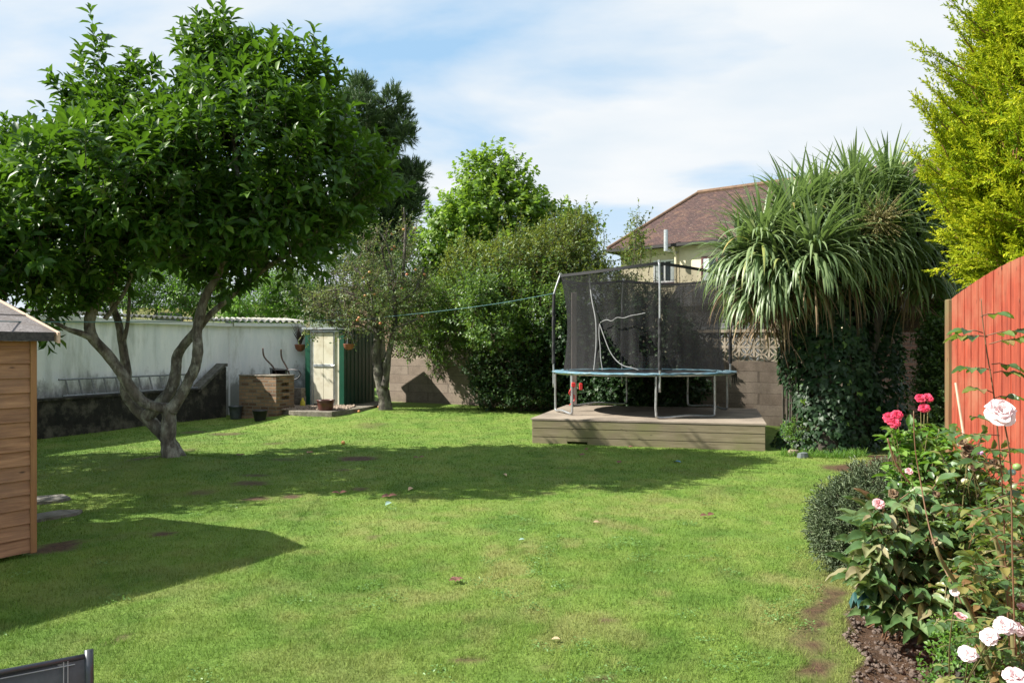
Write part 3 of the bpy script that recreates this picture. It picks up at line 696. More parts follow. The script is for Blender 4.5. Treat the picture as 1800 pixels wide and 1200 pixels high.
for j, (px, py, w_, dd) in enumerate(((84, 880, 1, .22), (90, 908, 1.3, .16))):
    d = EYE*F/(py-612); q = P(px, py, d); q.z = 0; o_ = q.copy(); mb = MB(o_); mb.at(q, .5+j*.7); r = [(-.16*w_, -dd), (.14*w_, -dd*.8), (.22*w_, 0), (.1*w_, dd), (-.2*w_, dd*.8)]
    g = float(gz(q.x, q.y)); mb.at(q+Vector((0, 0, g)), .3+j*.6)
    mb.add([(x, y, .0) for x, y in r]+[(x*.96, y*.96, .028) for x, y in r], [(0, 1, 2, 3, 4), (9, 8, 7, 6, 5)]+[(i, (i+1) % 5, (i+1) % 5+5, i+5) for i in range(5)])
    tag(mb.build('paving_slab', M['stone']), ('grey stone slab in the grass beside the shed, the farther of two', 'longer grey stone slab in the grass beside the shed, the nearer of two')[j], 'paving slab', 'stone slabs beside the shed').location = o_

# ================================================================== metal shed
MS = Vector((-4.03, 18.42, .225)); ma = rad(-17)
t = thing('metal_shed', 'narrow green and cream metal shed with a sliding door', 'shed', MS, ma)
H = 1.83
mb = MB(); mb.box((-1.06, 0, 0), (-.93, .05, H)); mb.box((-.13, -.004, 0), (0, .05, H)); mb.build('corner_panel', M['green_metal'], t)
mb = MB()
for k in range(16): mb.box((-.002, .05+k*.095, 0), (.008 if k % 2 else -.006, .05+(k+1)*.095, H))
mb.box((-1.05, .05, 0), (-1.04, 1.55, H)); mb.box((-1.04, 1.53, 0), (-.01, 1.55, H)); mb.build('side_panel', M['dark_green_metal'], t)
mb = MB(); mb.box((-.90, .045, 0), (-.86, .06, H-.02)); mb.box((-.26, .03, 0), (-.132, .06, H-.02)); mb.build('front_panel', M['cream_metal'], t)
mb = MB(); mb.box((-.93, .01, 0), (-.90, .05, H)); mb.box((-.86, .02, 0), (-.84, .05, H)); mb.box((-.9, .0, H-.06), (-.13, .04, H-.02)); mb.box((-.275, .0, .0), (-.262, .05, H-.06)); mb.build('door_frame', M['zinc'], t)
mb = MB(); mb.box((-.835, .012, .03), (-.567, .03, H-.08), .004); mb.box((-.561, .012, .03), (-.30, .03, H-.08), .004); dr = mb.build('door', M['cream_metal'], t)
mb = MB(); mb.box((-.84, -.006, .93), (-.285, .011, .99), .003); mb.tube([(-.33, -.03, .96), (-.24, -.03, .965)], .012, 6); mb.build('handle', M['zinc'], dr)
mb = MB(); mb.at(); mb.prism([(-1.12, H+.001), (.05, H+.001), (.05, H+.045), (-1.12, H+.055)], -.06, 1.62); mb.build('roof', M['zinc'], t)

# slab with gravel
pts = []
for px, d in ((517, 16.95), (583, 16.72), (634, 17.65)): pts.append(((px-900)/F*d, d))
pts += [(-3.25, 18.7), (-3.35, 20.2), (-5.4, 19.12), (-5.45, 17.5)]
o_ = Vector((pts[1][0], pts[1][1], 0)); mb = MB(); n = len(pts)
mb.add([(x, y, -.1) for x, y in pts]+[(x, y, .205) for x, y in pts]+[(x*.995-.02, y+.015, .222) for x, y in pts],
       [tuple(range(n))[::-1], tuple(range(2*n, 3*n))]+[(i, (i+1) % n, (i+1) % n+n, i+n) for i in range(n)]+[(i+n, (i+1) % n+n, (i+1) % n+2*n, i+2*n) for i in range(n)])
tag(mb.build('concrete_base', M['concrete']), kind='structure', label='rough concrete base in front of the metal shed')
rng = np.random.default_rng(9); V = []; Fs = []
ico = np.array([(0, 0, 1), (1, 0, 0), (0, 1, 0), (-1, 0, 0), (0, -1, 0), (0, 0, -1)], float); icf = np.array([(0, 1, 2), (0, 2, 3), (0, 3, 4), (0, 4, 1), (5, 2, 1), (5, 3, 2), (5, 4, 3), (5, 1, 4)])
for k in range(1500):
    x = rng.uniform(-5.2, -3.7); y = rng.uniform(17.15, 18.4)
    r = rng.uniform(.012, .03); V.append(ico*r*(1+.3*rng.normal(size=(6, 1)))+np.array([x, y, .225+r*.3])); Fs.append(icf+6*k)
tag(np_mesh('gravel', np.concatenate(V), np.concatenate(Fs), speckled('gravel', (.14, .10, .07), (.4, .32, .25), 25, .9, .3, .01), None, False), 'loose brown gravel on the concrete base', 'gravel', kind='stuff')

# ================================================================== brick barbecue
BQ = Vector((-5.24, 17.06, .0)); ba = rad(-24.2)
t = thing('brick_barbecue', 'square brick barbecue with slots in one side', 'barbecue', BQ, ba)
mb = MB(); mb.box((-1.07, .0, -.05), (-.10, .60, .97)); mb.box((-.10, .11, -.05), (-.085, .60, .97)); mb.box((-.1, 0, -.05), (0, .10, .97)); mb.box((-.085, .10, -.05), (0, .6, .45))
mb.box((-.085, .42, .45), (0, .6, .97)); mb.box((-.085, .10, .45), (0, .18, .97))
for k in range(3): mb.box((-.085, .18, .525+k*.15), (0, .42, .60+k*.15) if k < 2 else (0, .42, .97))
mb.build('brickwork', M['brick'], t)
mb = MB(); mb.box((-1.085, -.015, .972), (.015, .615, 1.0), .008); mb.build('top_slab', M['concrete'], t)

# ================================================================== wheelbarrow
o_ = P(495, 735, 18.1); o_.z = .02
t = thing('wheelbarrow', 'black wheelbarrow stood on end behind the brick barbecue', 'wheelbarrow', o_)
d = 18.15
mb = MB(o_); mb.tube(spline([(P(462, 612, d-.1), 0), (P(465, 628, d), 0), (P(484, 652, d), 0), (P(494, 700, d), 0)], 5)[0], .019, 7)
mb.tube(spline([(P(494, 614, d-.1), 0), (P(495.5, 630, d), 0), (P(508, 656, d), 0), (P(510, 700, d), 0)], 5)[0], .019, 7); mb.build('handle', M['rust_metal'], t)
mb = MB(o_); a, b, c, e = P(474, 647, d+.25), P(505, 649, d+.25), P(507, 700, d+.3), P(478, 700, d+.3)
f_, g_, h_, i_ = P(478, 650, d-.05), P(502, 650, d-.05), P(500, 690, d+.0), P(482, 690, d+.0)
mb.add([a, b, c, e, f_, g_, h_, i_], [(3, 2, 1, 0), (0, 1, 5, 4), (1, 2, 6, 5), (3, 0, 4, 7), (2, 3, 7, 6)]); tr_ = mb.build('tray', M['black_metal'], t)
mod = tr_.modifiers.new('s', 'SOLIDIFY'); mod.thickness = .012
mb = MB(o_); mb.tube([a, b, g_, f_, a], .012, 6); mb.build('tray_rim', M['black_metal'], t)
mb = MB(o_); mb.tube(spline([(P(502, 651, d), 0), (P(514, 649.5, d-.1), 0), (P(524, 651, d-.15), 0), (P(528.5, 657, d-.15), 0), (P(524, 664, d-.15), 0), (P(515, 668, d-.1), 0), (P(508, 672, d), 0)], 5)[0], .015, 7); mb.build('stand', M['black_metal'], t)
mb = MB(o_); mb.at(P(497, 718, d), 0, rad(90)); mb.lathe([(.05, -.03), (.15, -.035), (.18, 0), (.15, .035), (.05, .03)], 16); mb.build('wheel', M['black_plastic'], t)

# ================================================================== pots
def pot(name, label, px, d, z0, r0, r1, h, mat, cat='plant pot', group=None, rim=.012):
    q = P(px, 700, d); q.z = z0; mb = MB(q); mb.at(q)
    mb.lathe([(0, 0), (r0, 0), (r0*1.02, .01), ((r0+r1)/2*1.04, h*.5), (r1, h*.88), (r1+rim, h*.9), (r1+rim, h), (r1-.012, h), (r1-.02, h*.86), (r0*.9, .05), (0, .05)], 28)
    o = mb.build(name, mat, None, True); o.location = q; return tag(o, label, cat, group)
pot('plant_pot', 'dark blue glazed pot with a pale rim, left of the brick barbecue', 414, 17.4, .0, .11, .145, .30, M['blue_glaze'])
pot('plant_pot', 'small black plastic pot in front of the brick barbecue', 457, 16.55, .0, .10, .15, .27, M['black_plastic'])
pot('plant_pot', 'wide dark red glazed bowl on the concrete base by the cream door', 572.5, 17.1, .222, .15, .19, .235, M['maroon_glaze'])
# fallen yellow bottle
q = P(532, 706, 18.2); mb = MB(q); mb.at(q); mb.lathe([(0, 0), (.055, 0), (.06, .03), (.055, .11), (.02, .17), (.02, .2), (0, .2)], 14); b_ = mb.build('bottle', M['yellow_plastic'], None, True); q.z = .225; b_.location = q; tag(b_, 'yellow plastic bottle standing beside the metal shed', 'bottle')
# small block pile next to it
q = P(524, 700, 18.55); q.z = .225; mb = MB(q); mb.at(q, -.3); mb.box((-.14, -.1, 0), (.16, .1, .22), .01); mb.box((-.10, -.09, .222), (.15, .09, .42), .01); o = mb.build('stacked_blocks', M['concrete']); o.location = q; tag(o, 'two rough blocks stacked against the white wall beside the barbecue', 'blocks')

# wall pot with a dead plant, and hanging basket in the apple tree
q = P(528, 618, 19.0); t = thing('wall_pot', 'terracotta half bowl pot fixed on the white wall with a dead plant', 'plant pot', q)
mb = MB(q); mb.at(q+Vector((0, -.02, -.0))); mb.lathe([(0, 0), (.06, .015), (.11, .07), (.13, .15), (.135, .155), (.135, .18), (.12, .18), (.1, .08), (0, .04)], 20); mb.build('bowl', M['terracotta'], t, True)
mb = MB(q); 
for k in range(46):
    a = random.random()*6.28; e = random.uniform(.05, .22); h = random.uniform(.3, .62); b = q+Vector((0, -.02, .12))
    mb.tube([b, b+Vector((math.cos(a)*e*.4, math.sin(a)*e*.3, h*.5)), b+Vector((math.cos(a)*e, math.sin(a)*e*.5, h))], [.006, .009, .002], 4)
mb.build('dead_plant', plain('dead_stem', (.05, .035, .03), .9), t)
q = P(613, 615, 17.6); t = thing('hanging_basket', 'terracotta coloured hanging bowl suspended in the apple tree', 'hanging basket', q)
mb = MB(q); mb.at(q); mb.lathe([(0, 0), (.07, .01), (.11, .06), (.125, .13), (.13, .14), (.12, .14), (.1, .06), (0, .02)], 20); mb.build('bowl', M['terracotta'], t, True)
mb = MB(q); tp = q+Vector((0, 0, .52))
for k in range(3):
    a = k*2.1+.4; mb.tube([q+Vector((.125*math.cos(a), .125*math.sin(a), .13)), tp], .004, 4)
mb.tube([tp, tp+Vector((0, 0, .1))], .005, 4); mb.build('wire', M['zinc'], t)

# ================================================================== trampoline
TC = Vector((2.45, 14.4, .425)); t = thing('trampoline', 'round trampoline with torn black safety net and blue pad', 'trampoline', TC)
MZ = 1.17; R = 1.64
def ring(a, r, z): return TC+Vector((r*math.cos(rad(a)), r*math.sin(rad(a)), z-TC.z))
mb = MB(TC); mb.tube([ring(k*7.5, R, MZ-.02) for k in range(49)], .024, 8); mb.build('frame_ring', M['galv'], t)
def leg(a0, a1):
    p0, p1 = ring(a0, R, MZ-.02), ring(a1, R, MZ-.02); f0, f1 = ring(a0, R, .46), ring(a1, R, .46); f0.z = f1.z = .45
    m_ = ring((a0+a1)/2, R-.02, .452); m_.z = .475; up0 = f0+Vector((0, 0, .09)); up1 = f1+Vector((0, 0, .09))
    q0 = f0.lerp(m_, .12); q1 = f1.lerp(m_, .12); q0.z = .447; q1.z = .447
    mb = MB(TC); mb.tube(spline([(p0, 0), (p0.lerp(up0, .5), 0), (up0, 0), (q0, 0), (m_, 0), (q1, 0), (up1, 0), (p1.lerp(up1, .5), 0), (p1, 0)], 6)[0], .021, 8); mb.build('leg', M['galv'], t, True)
leg(182, 212); leg(268, 308); leg(6, 47); leg(92, 140)
mb = MB(TC); mb.at(TC+Vector((0, 0, MZ-TC.z-.03))); mb.lathe([(0, 0), (1.42, .012)], 48); mb.build('jumping_mat', M['mat'], t)
mb = MB(TC); prof = [(1.40, .0), (1.42, .012), (1.66, .014), (1.695, .004), (1.70, -.014), (1.66, -.018)]
vs = []; n = 96
for i in range(n):
    a = 360*i/n
    for r, z in prof:
        wv = .005*math.sin(a*.31)+.004*math.sin(a*.83+1)+random.uniform(-.004, .004); vs.append(ring(a, r+wv*.8, MZ+z+wv*.9))
m_ = len(prof); fs = [(i*m_+k, ((i+1) % n)*m_+k, ((i+1) % n)*m_+k+1, i*m_+k+1) for i in range(n) for k in range(m_-1) if not (i % 97 in (70, 71) and k > 3)]
mb.add(vs, fs); mb.build('safety_pad', M['teal_pad'], t, True)
# torn black ends of the pad hanging at the right
for a in (-12, -9, -5, -1, 2, 5, -16, -28):
    mb = MB(TC); p_ = ring(a, 1.69, MZ-.03); l = random.uniform(.06, .2); mb.tube([p_, p_-Vector((random.uniform(-.02, .02), 0, l))], [.016, .006], 5); mb.build('torn_strap', M['black_metal'], t)
for k in range(60):
    mb = MB(TC); a = k*6; p_ = ring(a, 1.63, MZ-.045); mb.tube([p_, ring(a, 1.43, MZ-.025)], .006, 4); mb.build('spring', M['black_metal'], t)
def pole(a, px_top, z_top, lean):
    b0 = ring(a, R+.03, MZ-.3); b1 = ring(a, R+.03, 2.35); b2 = ring(a, R+.02, 2.62); b3 = ring(a, R-lean, z_top)
    mb = MB(TC); mb.tube(spline([(b0, 0), (b0.lerp(b1, .5), 0), (b1, 0), (b2, 0), (b3, 0)], 6)[0], .019, 8); pl = mb.build('pole', M['galv'], t, True)
    mb = MB(TC); top = b1 if a != 270 else ring(a, R+.03, 2.10)
    pts = [b0.lerp(top, q) for q in np.linspace(.30, 1, 14)]; mb.tube(pts, [.032*(1+.12*math.sin(i*2.2)) for i in range(14)], 9, True, .15)
    if a == 180: mb.tube([b1, b2+Vector((0, 0, .0))], .03, 8)
    mb.build('foam_sleeve', M['black_foam'], pl)
    return b3
tops = [pole(180, 0, 2.98, .10), pole(270, 0, 3.04, .02), pole(3, 0, 2.98, .20), pole(95, 0, 3.02, .1)]
# top rail: black webbing swagging between the poles
A_ = [180, 270, 363, 455, 540]; LZ = {180: 2.96, 270: 3.03, 363: 2.95, 455: 3.0, 540: 2.96}
def net_top(a):
    a = (a-180) % 360+180
    for i in range(4):
        if A_[i] <= a <= A_[i+1]:
            u = (a-A_[i])/(A_[i+1]-A_[i]); z = LZ[A_[i]]*(1-u)+LZ[A_[i+1]]*u-.07*math.sin(math.pi*u)
            r = 1.53-.02*math.sin(math.pi*u); return r, z
    return 1.53, 2.95
def netm():
    m, nt, b = new_mat('net'); v = mapping(nt, (1, 1, 1))
    b.inputs['Base Color'].default_value = (.006, .006, .007, 1); b.inputs['Roughness'].default_value = .8
    tr = nt.nodes.new('ShaderNodeBsdfTransparent'); mx = nt.nodes.new('ShaderNodeMixShader')
    f = ramp(nt, noise(nt, mapping(nt, (4, 4, .7)), 1.3, 3, .5), [(.3, (.50, .50, .50)), (.7, (.68, .68, .68))])
    nt.links.new(f, mx.inputs[0]); nt.links.new(tr.outputs[0], mx.inputs[1]); nt.links.new(b.outputs[0], mx.inputs[2]); nt.links.new(mx.outputs[0], nt.nodes['Material Output'].inputs[0]); return m
M['net'] = netm()
vs = []; fs = []; n = 180; rows = 26
hole = P(1147, 605, 12.95)
for i in range(n):
    a = 360*i/n; r1, z1 = net_top(a)
    for k in range(rows+1):
        u = k/rows; z = MZ+.02+(z1-MZ-.02)*u
        fold = .022*math.sin(a*.42+1.3*math.sin(u*2))+.012*math.sin(a*.97)
        r = 1.46*(1-u)+r1*u-.09*math.sin(math.pi*u)+fold*(1-u*.8)
        # the door flap sags open left of the front pole
        vs.append(ring(a, r, z))
for i in range(n):
    for k in range(rows):
        a = 360*(i+.5)/n; u = (k+.5)/rows
        p_ = (Vector(vs[i*(rows+1)+k])+Vector(vs[((i+1) % n)*(rows+1)+k+1]))/2
        px = 900+p_.x/p_.y*F; py = 612-(p_.z-EYE)/p_.y*F
        front = p_.y < TC.y
        if front and ((px-1146)/27)**2+((py-606)/20)**2 < 1+.25*math.sin(px*.7): continue
        # open zip triangle
        if front and 1055 < px < 1118 and py > 572+(px-1055)*1.28: continue
        fs.append((i*(rows+1)+k, ((i+1) % n)*(rows+1)+k, ((i+1) % n)*(rows+1)+k+1, i*(rows+1)+k+1))
mb = MB(TC); mb.add(vs, fs); mb.build('safety_net', M['net'], t, True)
mb = MB(TC); vs = []; 
for i in range(n+1):
    a = 360*i/n; r, z = net_top(a)
    for rr, zz in ((r+.006, z+.02), (r+.006, z-.03), (r-.006, z-.03), (r-.006, z+.02)): vs.append(ring(a, rr, zz))
fs = [(i*4+k, (i+1)*4+k, (i+1)*4+(k+1) % 4, i*4+(k+1) % 4) for i in range(n) for k in range(4)]
mb.add(vs, fs); mb.build('top_band', M['black_foam'], t)
# ties from band to pole tops
for q, a in zip(tops, (180, 270, 3, 95)):
    mb = MB(TC); r, z = net_top(a if a >= 180 else a+360); mb.tube([q, ring(a, r, z)], .012, 5); mb.tube([q-Vector((0, 0, .02)), q+Vector((0, 0, .03))], .026, 8); mb.build('tie', M['galv'], t)
def on_net(px, py, off=-.03):
    best = None
    for a in np.arange(182, 360, 1.0):
        r1, z1 = net_top(a); p_ = ring(a, 1.42, 1.2); q = 900+p_.x/p_.y*F
        if best is None or abs(q-px) < best[0]: best = (abs(q-px), a, p_)
    p_ = ring(best[1], 1.46-off, 1.2); return P(px, py, p_.y)
tape = [[(1036, 484), (1037, 500), (1041, 530), (1047, 562), (1048, 600), (1046, 630), (1044, 650)],
        [(1054, 569), (1053, 585), (1055, 610), (1056, 630), (1059, 650)],
        [(1054, 569), (1062, 592), (1072, 617), (1084, 634), (1097, 643), (1110, 646), (1122, 650)]]
mb = MB(TC)
for tp in tape: mb.tube(spline([(on_net(*q), 0) for q in tp], 5)[0], .012 if tp is tape[0] else .009, 6); mb.build('zip_tape', M['white_tape'], t); mb = MB(TC)
mb.tube(spline([(on_net(*q), 0) for q in ((1055, 567), (1066, 562), (1075, 564), (1085, 558), (1096, 559), (1108, 555), (1120, 553), (1134, 550))], 4)[0], .007, 5, True, .6)
mb.build('torn_cord', M['white_tape'], t)

# timber post and red strap behind the left leg
q = P(1009, 700, 15.9); q.z = .1; mb = MB(q); mb.at(q); mb.box((-.055, -.045, -.1), (.055, .045, 2.65), .008); o = mb.build('timber_post', M['grey_post']); o.location = q; tag(o, 'weathered grey timber post standing behind the trampoline', 'post')
q = P(1009, 690, 13.62); t2 = thing('red_strap', 'tangled red strap hanging on the trampoline leg', 'strap', q)
mb = MB(q)
for s_ in range(3):
    pts = [P(1005+5*math.sin(k*1.3+s_)+s_, 672+k*5+s_*2, 13.55+.02*math.cos(k+s_)) for k in range(9-2*s_)]; mb.tube(spline([(p_, 0) for p_ in pts], 4)[0], .009, 5)
mb.build('cord', M['red_plastic'], t2)
mb = MB(q); mb.at(P(1021, 679, 13.5)); mb.box((-.03, -.03, -.06), (.03, .03, .06), .01); mb.build('buckle', M['red_plastic'], t2); mb = MB(q); mb.at(P(1008, 676, 13.5)); mb.box((-.035, -.02, -.04), (.035, .02, .04), .01); mb.build('buckle', M['red_plastic'], t2)

# ================================================================== washing lines
def line(pts, lab, r=.006):
    o_ = Vector(pts[0]); mb = MB(o_); mb.tube(spline([(p_, 0) for p_ in pts], 10)[0], r, 5); o = mb.build('washing_line', M['rope']); o.location = o_; tag(o, lab, 'washing line', 'washing lines across the garden')
line([P(-60, 563, 5.2), P(130, 566, 7), P(400, 564.5, 12), P(560, 563, 15.5), P(676, 559, 17.6)], 'thin teal washing line stretched from the shed side to the apple tree', .004)
line([P(676, 557, 17.6), P(780, 546, 16.6), P(880, 532.5, 15.5), P(977, 515, 14.4)], 'thin green washing line from the apple tree up to the trampoline pole', .005)

# ================================================================== houses
hL = Vector((3.47, 27.9, 0)); hu = Vector((.78, -.625, 0)).normalized(); ha = math.atan2(hu.y, hu.x)
t = thing('house', 'cream rendered house with a brown tiled hipped roof', 'house', hL, ha)
LH = 14; DH = 7.8; ez = 5.2; rzz = 7.62
mb = MB(); mb.box((.35, .35, 0), (LH-.35, DH-.35, 5.1)); mb.box((2.72, .24, 0), (LH-.35, .349, 5.1)); mb.build('wall', M['cream_render'], t)
mb = MB(); rv = [(0, 0, ez), (LH, 0, ez), (LH, DH, ez), (0, DH, ez), (1.7, DH/2, rzz), (LH-1.7, DH/2, rzz)]
vs = rv+[(x, y, z-.08) for x, y, z in rv]
mb.add(vs, [(0, 1, 5, 4), (1, 2, 5), (2, 3, 4, 5), (3, 0, 4), (6, 9, 8, 7), (0, 6, 7, 1), (1, 7, 8, 2), (2, 8, 9, 3), (3, 9, 6, 0)])
def roofm():
    m, nt, b = new_mat('roof_tiles'); tc = nt.nodes.new('ShaderNodeTexCoord'); 
    mp = nt.nodes.new('ShaderNodeMapping'); nt.links.new(tc.outputs['Object'], mp.inputs[0]); sp = nt.nodes.new('ShaderNodeSeparateXYZ'); nt.links.new(mp.outputs[0], sp.inputs[0])
    cb = nt.nodes.new('ShaderNodeCombineXYZ'); nt.links.new(sp.outputs[0], cb.inputs[0]); nt.links.new(sp.outputs[2], cb.inputs[1])
    br = nt.nodes.new('ShaderNodeTexBrick'); br.inputs['Scale'].default_value = 1; br.inputs['Brick Width'].default_value = .17; br.inputs['Row Height'].default_value = .055
    br.inputs['Mortar Size'].default_value = .012; br.inputs['Color1'].default_value = (.046, .023, .020, 1); br.inputs['Color2'].default_value = (.095, .048, .040, 1); br.inputs['Mortar'].default_value = (.03, .016, .014, 1); nt.links.new(cb.outputs[0], br.inputs[0])
    n = noise(nt, tc.outputs['Object'], 2.6, 6, .7); col = mixc(nt, ramp(nt, n, [(.5, (0, 0, 0)), (.72, (.8, .8, .8))]), br.outputs['Color'], (.16, .085, .05))
    n2 = noise(nt, tc.outputs['Object'], 14, 4, .8); col = mixc(nt, ramp(nt, n2, [(.58, (0, 0, 0)), (.7, (.8, .8, .8))]), col, (.30, .22, .17))
    col = mixc(nt, ramp(nt, n2, [(.3, (.7, .7, .7)), (.42, (0, 0, 0))]), col, (.10, .05, .05))
    nt.links.new(col, b.inputs['Base Color']); b.inputs['Roughness'].default_value = .9; bump(nt, b, br.outputs['Fac'], .5, -.03); return m
M['roof_tiles'] = roofm(); rf = mb.build('roof', M['roof_tiles'], t)
mb = MB(); mb.tube([(1.7, DH/2, rzz+.02), (LH-1.7, DH/2, rzz+.02)], .10, 8); mb.tube([(0, 0, ez+.02), (1.7, DH/2, rzz+.02)], .07, 8); mb.tube([(LH, 0, ez+.02), (LH-1.7, DH/2, rzz+.02)], .07, 8); mb.build('ridge_tiles', speckled('ridge', (.12, .07, .045), (.20, .125, .075), 6, .9, .2, .01), rf)
mb = MB(); mb.box((-.05, -.12, ez-.13), (LH, -.005, ez-.03)); mb.box((-.1, -.1, ez-.13), (-.004, DH, ez-.03)); mb.build('gutter', M['gutter'], t)
mb = MB(); mb.tube([(2.62, -.05, ez-.1), (2.62, .18, ez-.45), (2.62, .20, .2)], .045, 8); mb.build('downpipe', M['cream_render'], t)
mb = MB(); mb.tube([(2.50, -.3, ez-.3), (2.50, -.3, ez+.42)], .075, 10); mb.tube([(2.50, -.3, ez-.25), (2.6, .3, ez-.3)], .05, 8); mb.build('flue', M['zinc'], t)
def window(x0, x1, z0, z1, y, fm, par):
    mb = MB(); e = .06
    mb.box((x0-e, y-.03, z0-e), (x1+e, y-.002, z0)); mb.box((x0-e, y-.03, z1), (x1+e, y-.002, z1+e)); mb.box((x0-e, y-.03, z0), (x0, y-.002, z1)); mb.box((x1, y-.03, z0), (x1+e, y-.002, z1)); mb.box(((x0+x1)/2-.03, y-.03, z0), ((x0+x1)/2+.03, y-.002, z1))
    w_ = mb.build('window', fm, par); mb = MB(); mb.box((x0, y-.014, z0), (x1, y-.004, z1)); mb.build('pane', M['glass'], w_)
    mb = MB(); mb.box((x0+.02, y-.019, z0+.02), (x0+(x1-x0)*.22, y-.0155, z1-.02)); mb.build('curtain', M['curtain'], w_); mb = MB(); mb.box((x1-(x1-x0)*.2, y-.019, z0+.02), (x1-.02, y-.0155, z1-.02)); mb.build('curtain', M['curtain'], w_)
    mb = MB(); mb.box((x0-e-.05, y-.09, z0-e-.06), (x1+e+.05, y-.002, z0-e-.004)); mb.build('sill', M['maroon_frame'], w_)
window(1.75, 2.5, 3.95, 4.62, .349, M['white_paint'], t); window(3.6, 4.6, 3.75, 4.62, .239, M['maroon_frame'], t); window(7.2, 8.4, 3.75, 4.62, .239, M['white_paint'], t); window(3.6, 4.6, 1.0, 2.2, .239, M['white_paint'], t)
mb = MB(); mb.prism([(2.9, 2.95), (6.2, 2.95), (5.6, 3.62), (3.4, 3.62)], -1.2, .2); mb.box((3.1, -1.05, 0), (6.0, .238, 2.94)); mb.build('lean_to_roof', M['grey_roof'], t)

def small_house(lab, px, d, ztop, w_, dep, ang, wall, roof, eave=None, name='house', roofh=2.2):
    q = P(px, 612, d); q.z = 0; t = thing(name, lab, 'house', q, rad(ang), None); e = ztop-roofh
    mb = MB(); mb.box((-w_/2, -dep/2, 0), (w_/2, dep/2, e)); mb.add([(-w_/2, -dep/2, e), (-w_/2, dep/2, e), (-w_/2, 0, ztop-.12)], [(0, 1, 2)]); mb.add([(w_/2, -dep/2, e), (w_/2, dep/2, e), (w_/2, 0, ztop-.12)], [(0, 1, 2)]); mb.build('wall', wall, t)
    mb = MB(); o = .35; s_ = roofh/(dep/2); vs = [(-w_/2-o, -dep/2-o, e-o*s_), (w_/2+o, -dep/2-o, e-o*s_), (w_/2+o, 0, ztop), (-w_/2-o, 0, ztop), (-w_/2-o, dep/2+o, e-o*s_), (w_/2+o, dep/2+o, e-o*s_)]
    vs += [(x, y, z-.12) for x, y, z in vs]; mb.add(vs, [(0, 1, 2, 3), (3, 2, 5, 4), (6, 9, 8, 7), (9, 10, 11, 8), (0, 6, 7, 1), (1, 7, 8, 2), (2, 8, 11, 5), (3, 9, 6, 0), (4, 10, 9, 3), (5, 11, 10, 4)]); mb.build('roof', roof, t)
    mb = MB(); mb.box((-w_*.2, -dep/2-.03, e-1.5), (w_*.05, -dep/2-.004, e-.5)); mb.build('window', M['glass'], t); mb = MB(); mb.box((w_*.2, -dep/2-.03, e-1.5), (w_*.38, -dep/2-.004, e-.5)); mb.build('window', M['glass'], t)
small_house('distant brown gabled house with a slate roof between the pine and green tree', 728, 48, 8.4, 5.5, 6.0, -38, M['brick'], M['slate_roof'], roofh=2.6)
small_house('distant pale lilac roofed house showing under the big tree, left of the pine', 578, 58, 7.6, 8, 7, 12, M['white_paint'], speckled('lilac_roof', (.42, .42, .52), (.5, .5, .6), 4, .6), roofh=2.4)
small_house('distant sandy coloured house over the garage roof under the big tree', 452, 40, 5.6, 4.6, 6, 8, M['cream_render'], M['slate_roof'], roofh=1.6)
small_house('distant sandy coloured house behind the garage left of the magnolia limbs', 318, 42, 5.3, 5, 6, 20, M['cream_render'], M['slate_roof'], roofh=1.4)
small_house('small white painted gable glimpsed through the shrubs behind the wall', 868, 40, 6.3, 1.6, 5, 4, M['white_paint'], M['slate_roof'], roofh=.9)

# ================================================================== garden chair in the corner
a = P(156, 1141, 1.64); q = Vector((a.x-.3, a.y-.5, 0)); t = thing('garden_chair', 'dark grey mesh garden chair with a black tube frame', 'chair', q)
u_ = Vector((-.84, -.54, 0)); nb_ = Vector((.54, -.84, 0)); W_ = .52
def cp(s, h, f=0): # across, height, forward
    lean = (a.z-h)*.22; return Vector((a.x, a.y, 0))+u_*s*W_+nb_*(lean+f)+Vector((0, 0, h))
mb = MB(q); vs = []; fs = []
for i in range(9):
    h = a.z-.006-(a.z-.45)*i/8
    for k in range(7): vs.append(cp(.0+1.0*k/6, h-.008*math.sin(math.pi*k/6), -.012*math.sin(math.pi*k/6)))
for i in range(8):
    for k in range(6): b = i*7+k; fs.append((b, b+1, b+8, b+7))
mb.add(vs, fs); bk = mb.build('backrest', M['fabric'], t, True); md = bk.modifiers.new('s', 'SOLIDIFY'); md.thickness = .004
mb = MB(q)
for s_ in (.075, .09): mb.tube([cp(s_, a.z-.01, .0045), cp(s_+.01, .5, .0045)], .0012, 4)
mb.tube([cp(.05, a.z-.022, .005), cp(.95, a.z-.022, .005)], .0012, 4); mb.build('stitching', M['stitch'], bk)
mb = MB(q)
for s_ in (.0, 1.0): mb.tube(spline([(cp(s_, a.z, 0), 0), (cp(s_, .7, 0), 0), (cp(s_, .45, 0), 0), (cp(s_, .42, .25), 0), (cp(s_, .41, .45), 0)], 4)[0], .009, 10)
mb.tube([cp(0, a.z-.012), cp(1, a.z-.012)], .006, 8); mb.build('frame', M['powder_coat'], t, True)
mb = MB(q); p_ = [cp(.03, .43, .02), cp(.97, .43, .02), cp(.97, .41, .48), cp(.03, .41, .48)]; mb.add(p_, [(0, 1, 2, 3)]); st = mb.build('seat', M['fabric'], t); md = st.modifiers.new('s', 'SOLIDIFY'); md.thickness = .004
for s_ in (0, 1):
    for f0, f1 in ((.02, -.12), (.44, .46)):
        mb = MB(q); mb.tube([cp(s_, .42, f0), cp(s_, .0, f1)], .012, 8); mb.build('leg', M['powder_coat'], t, True)

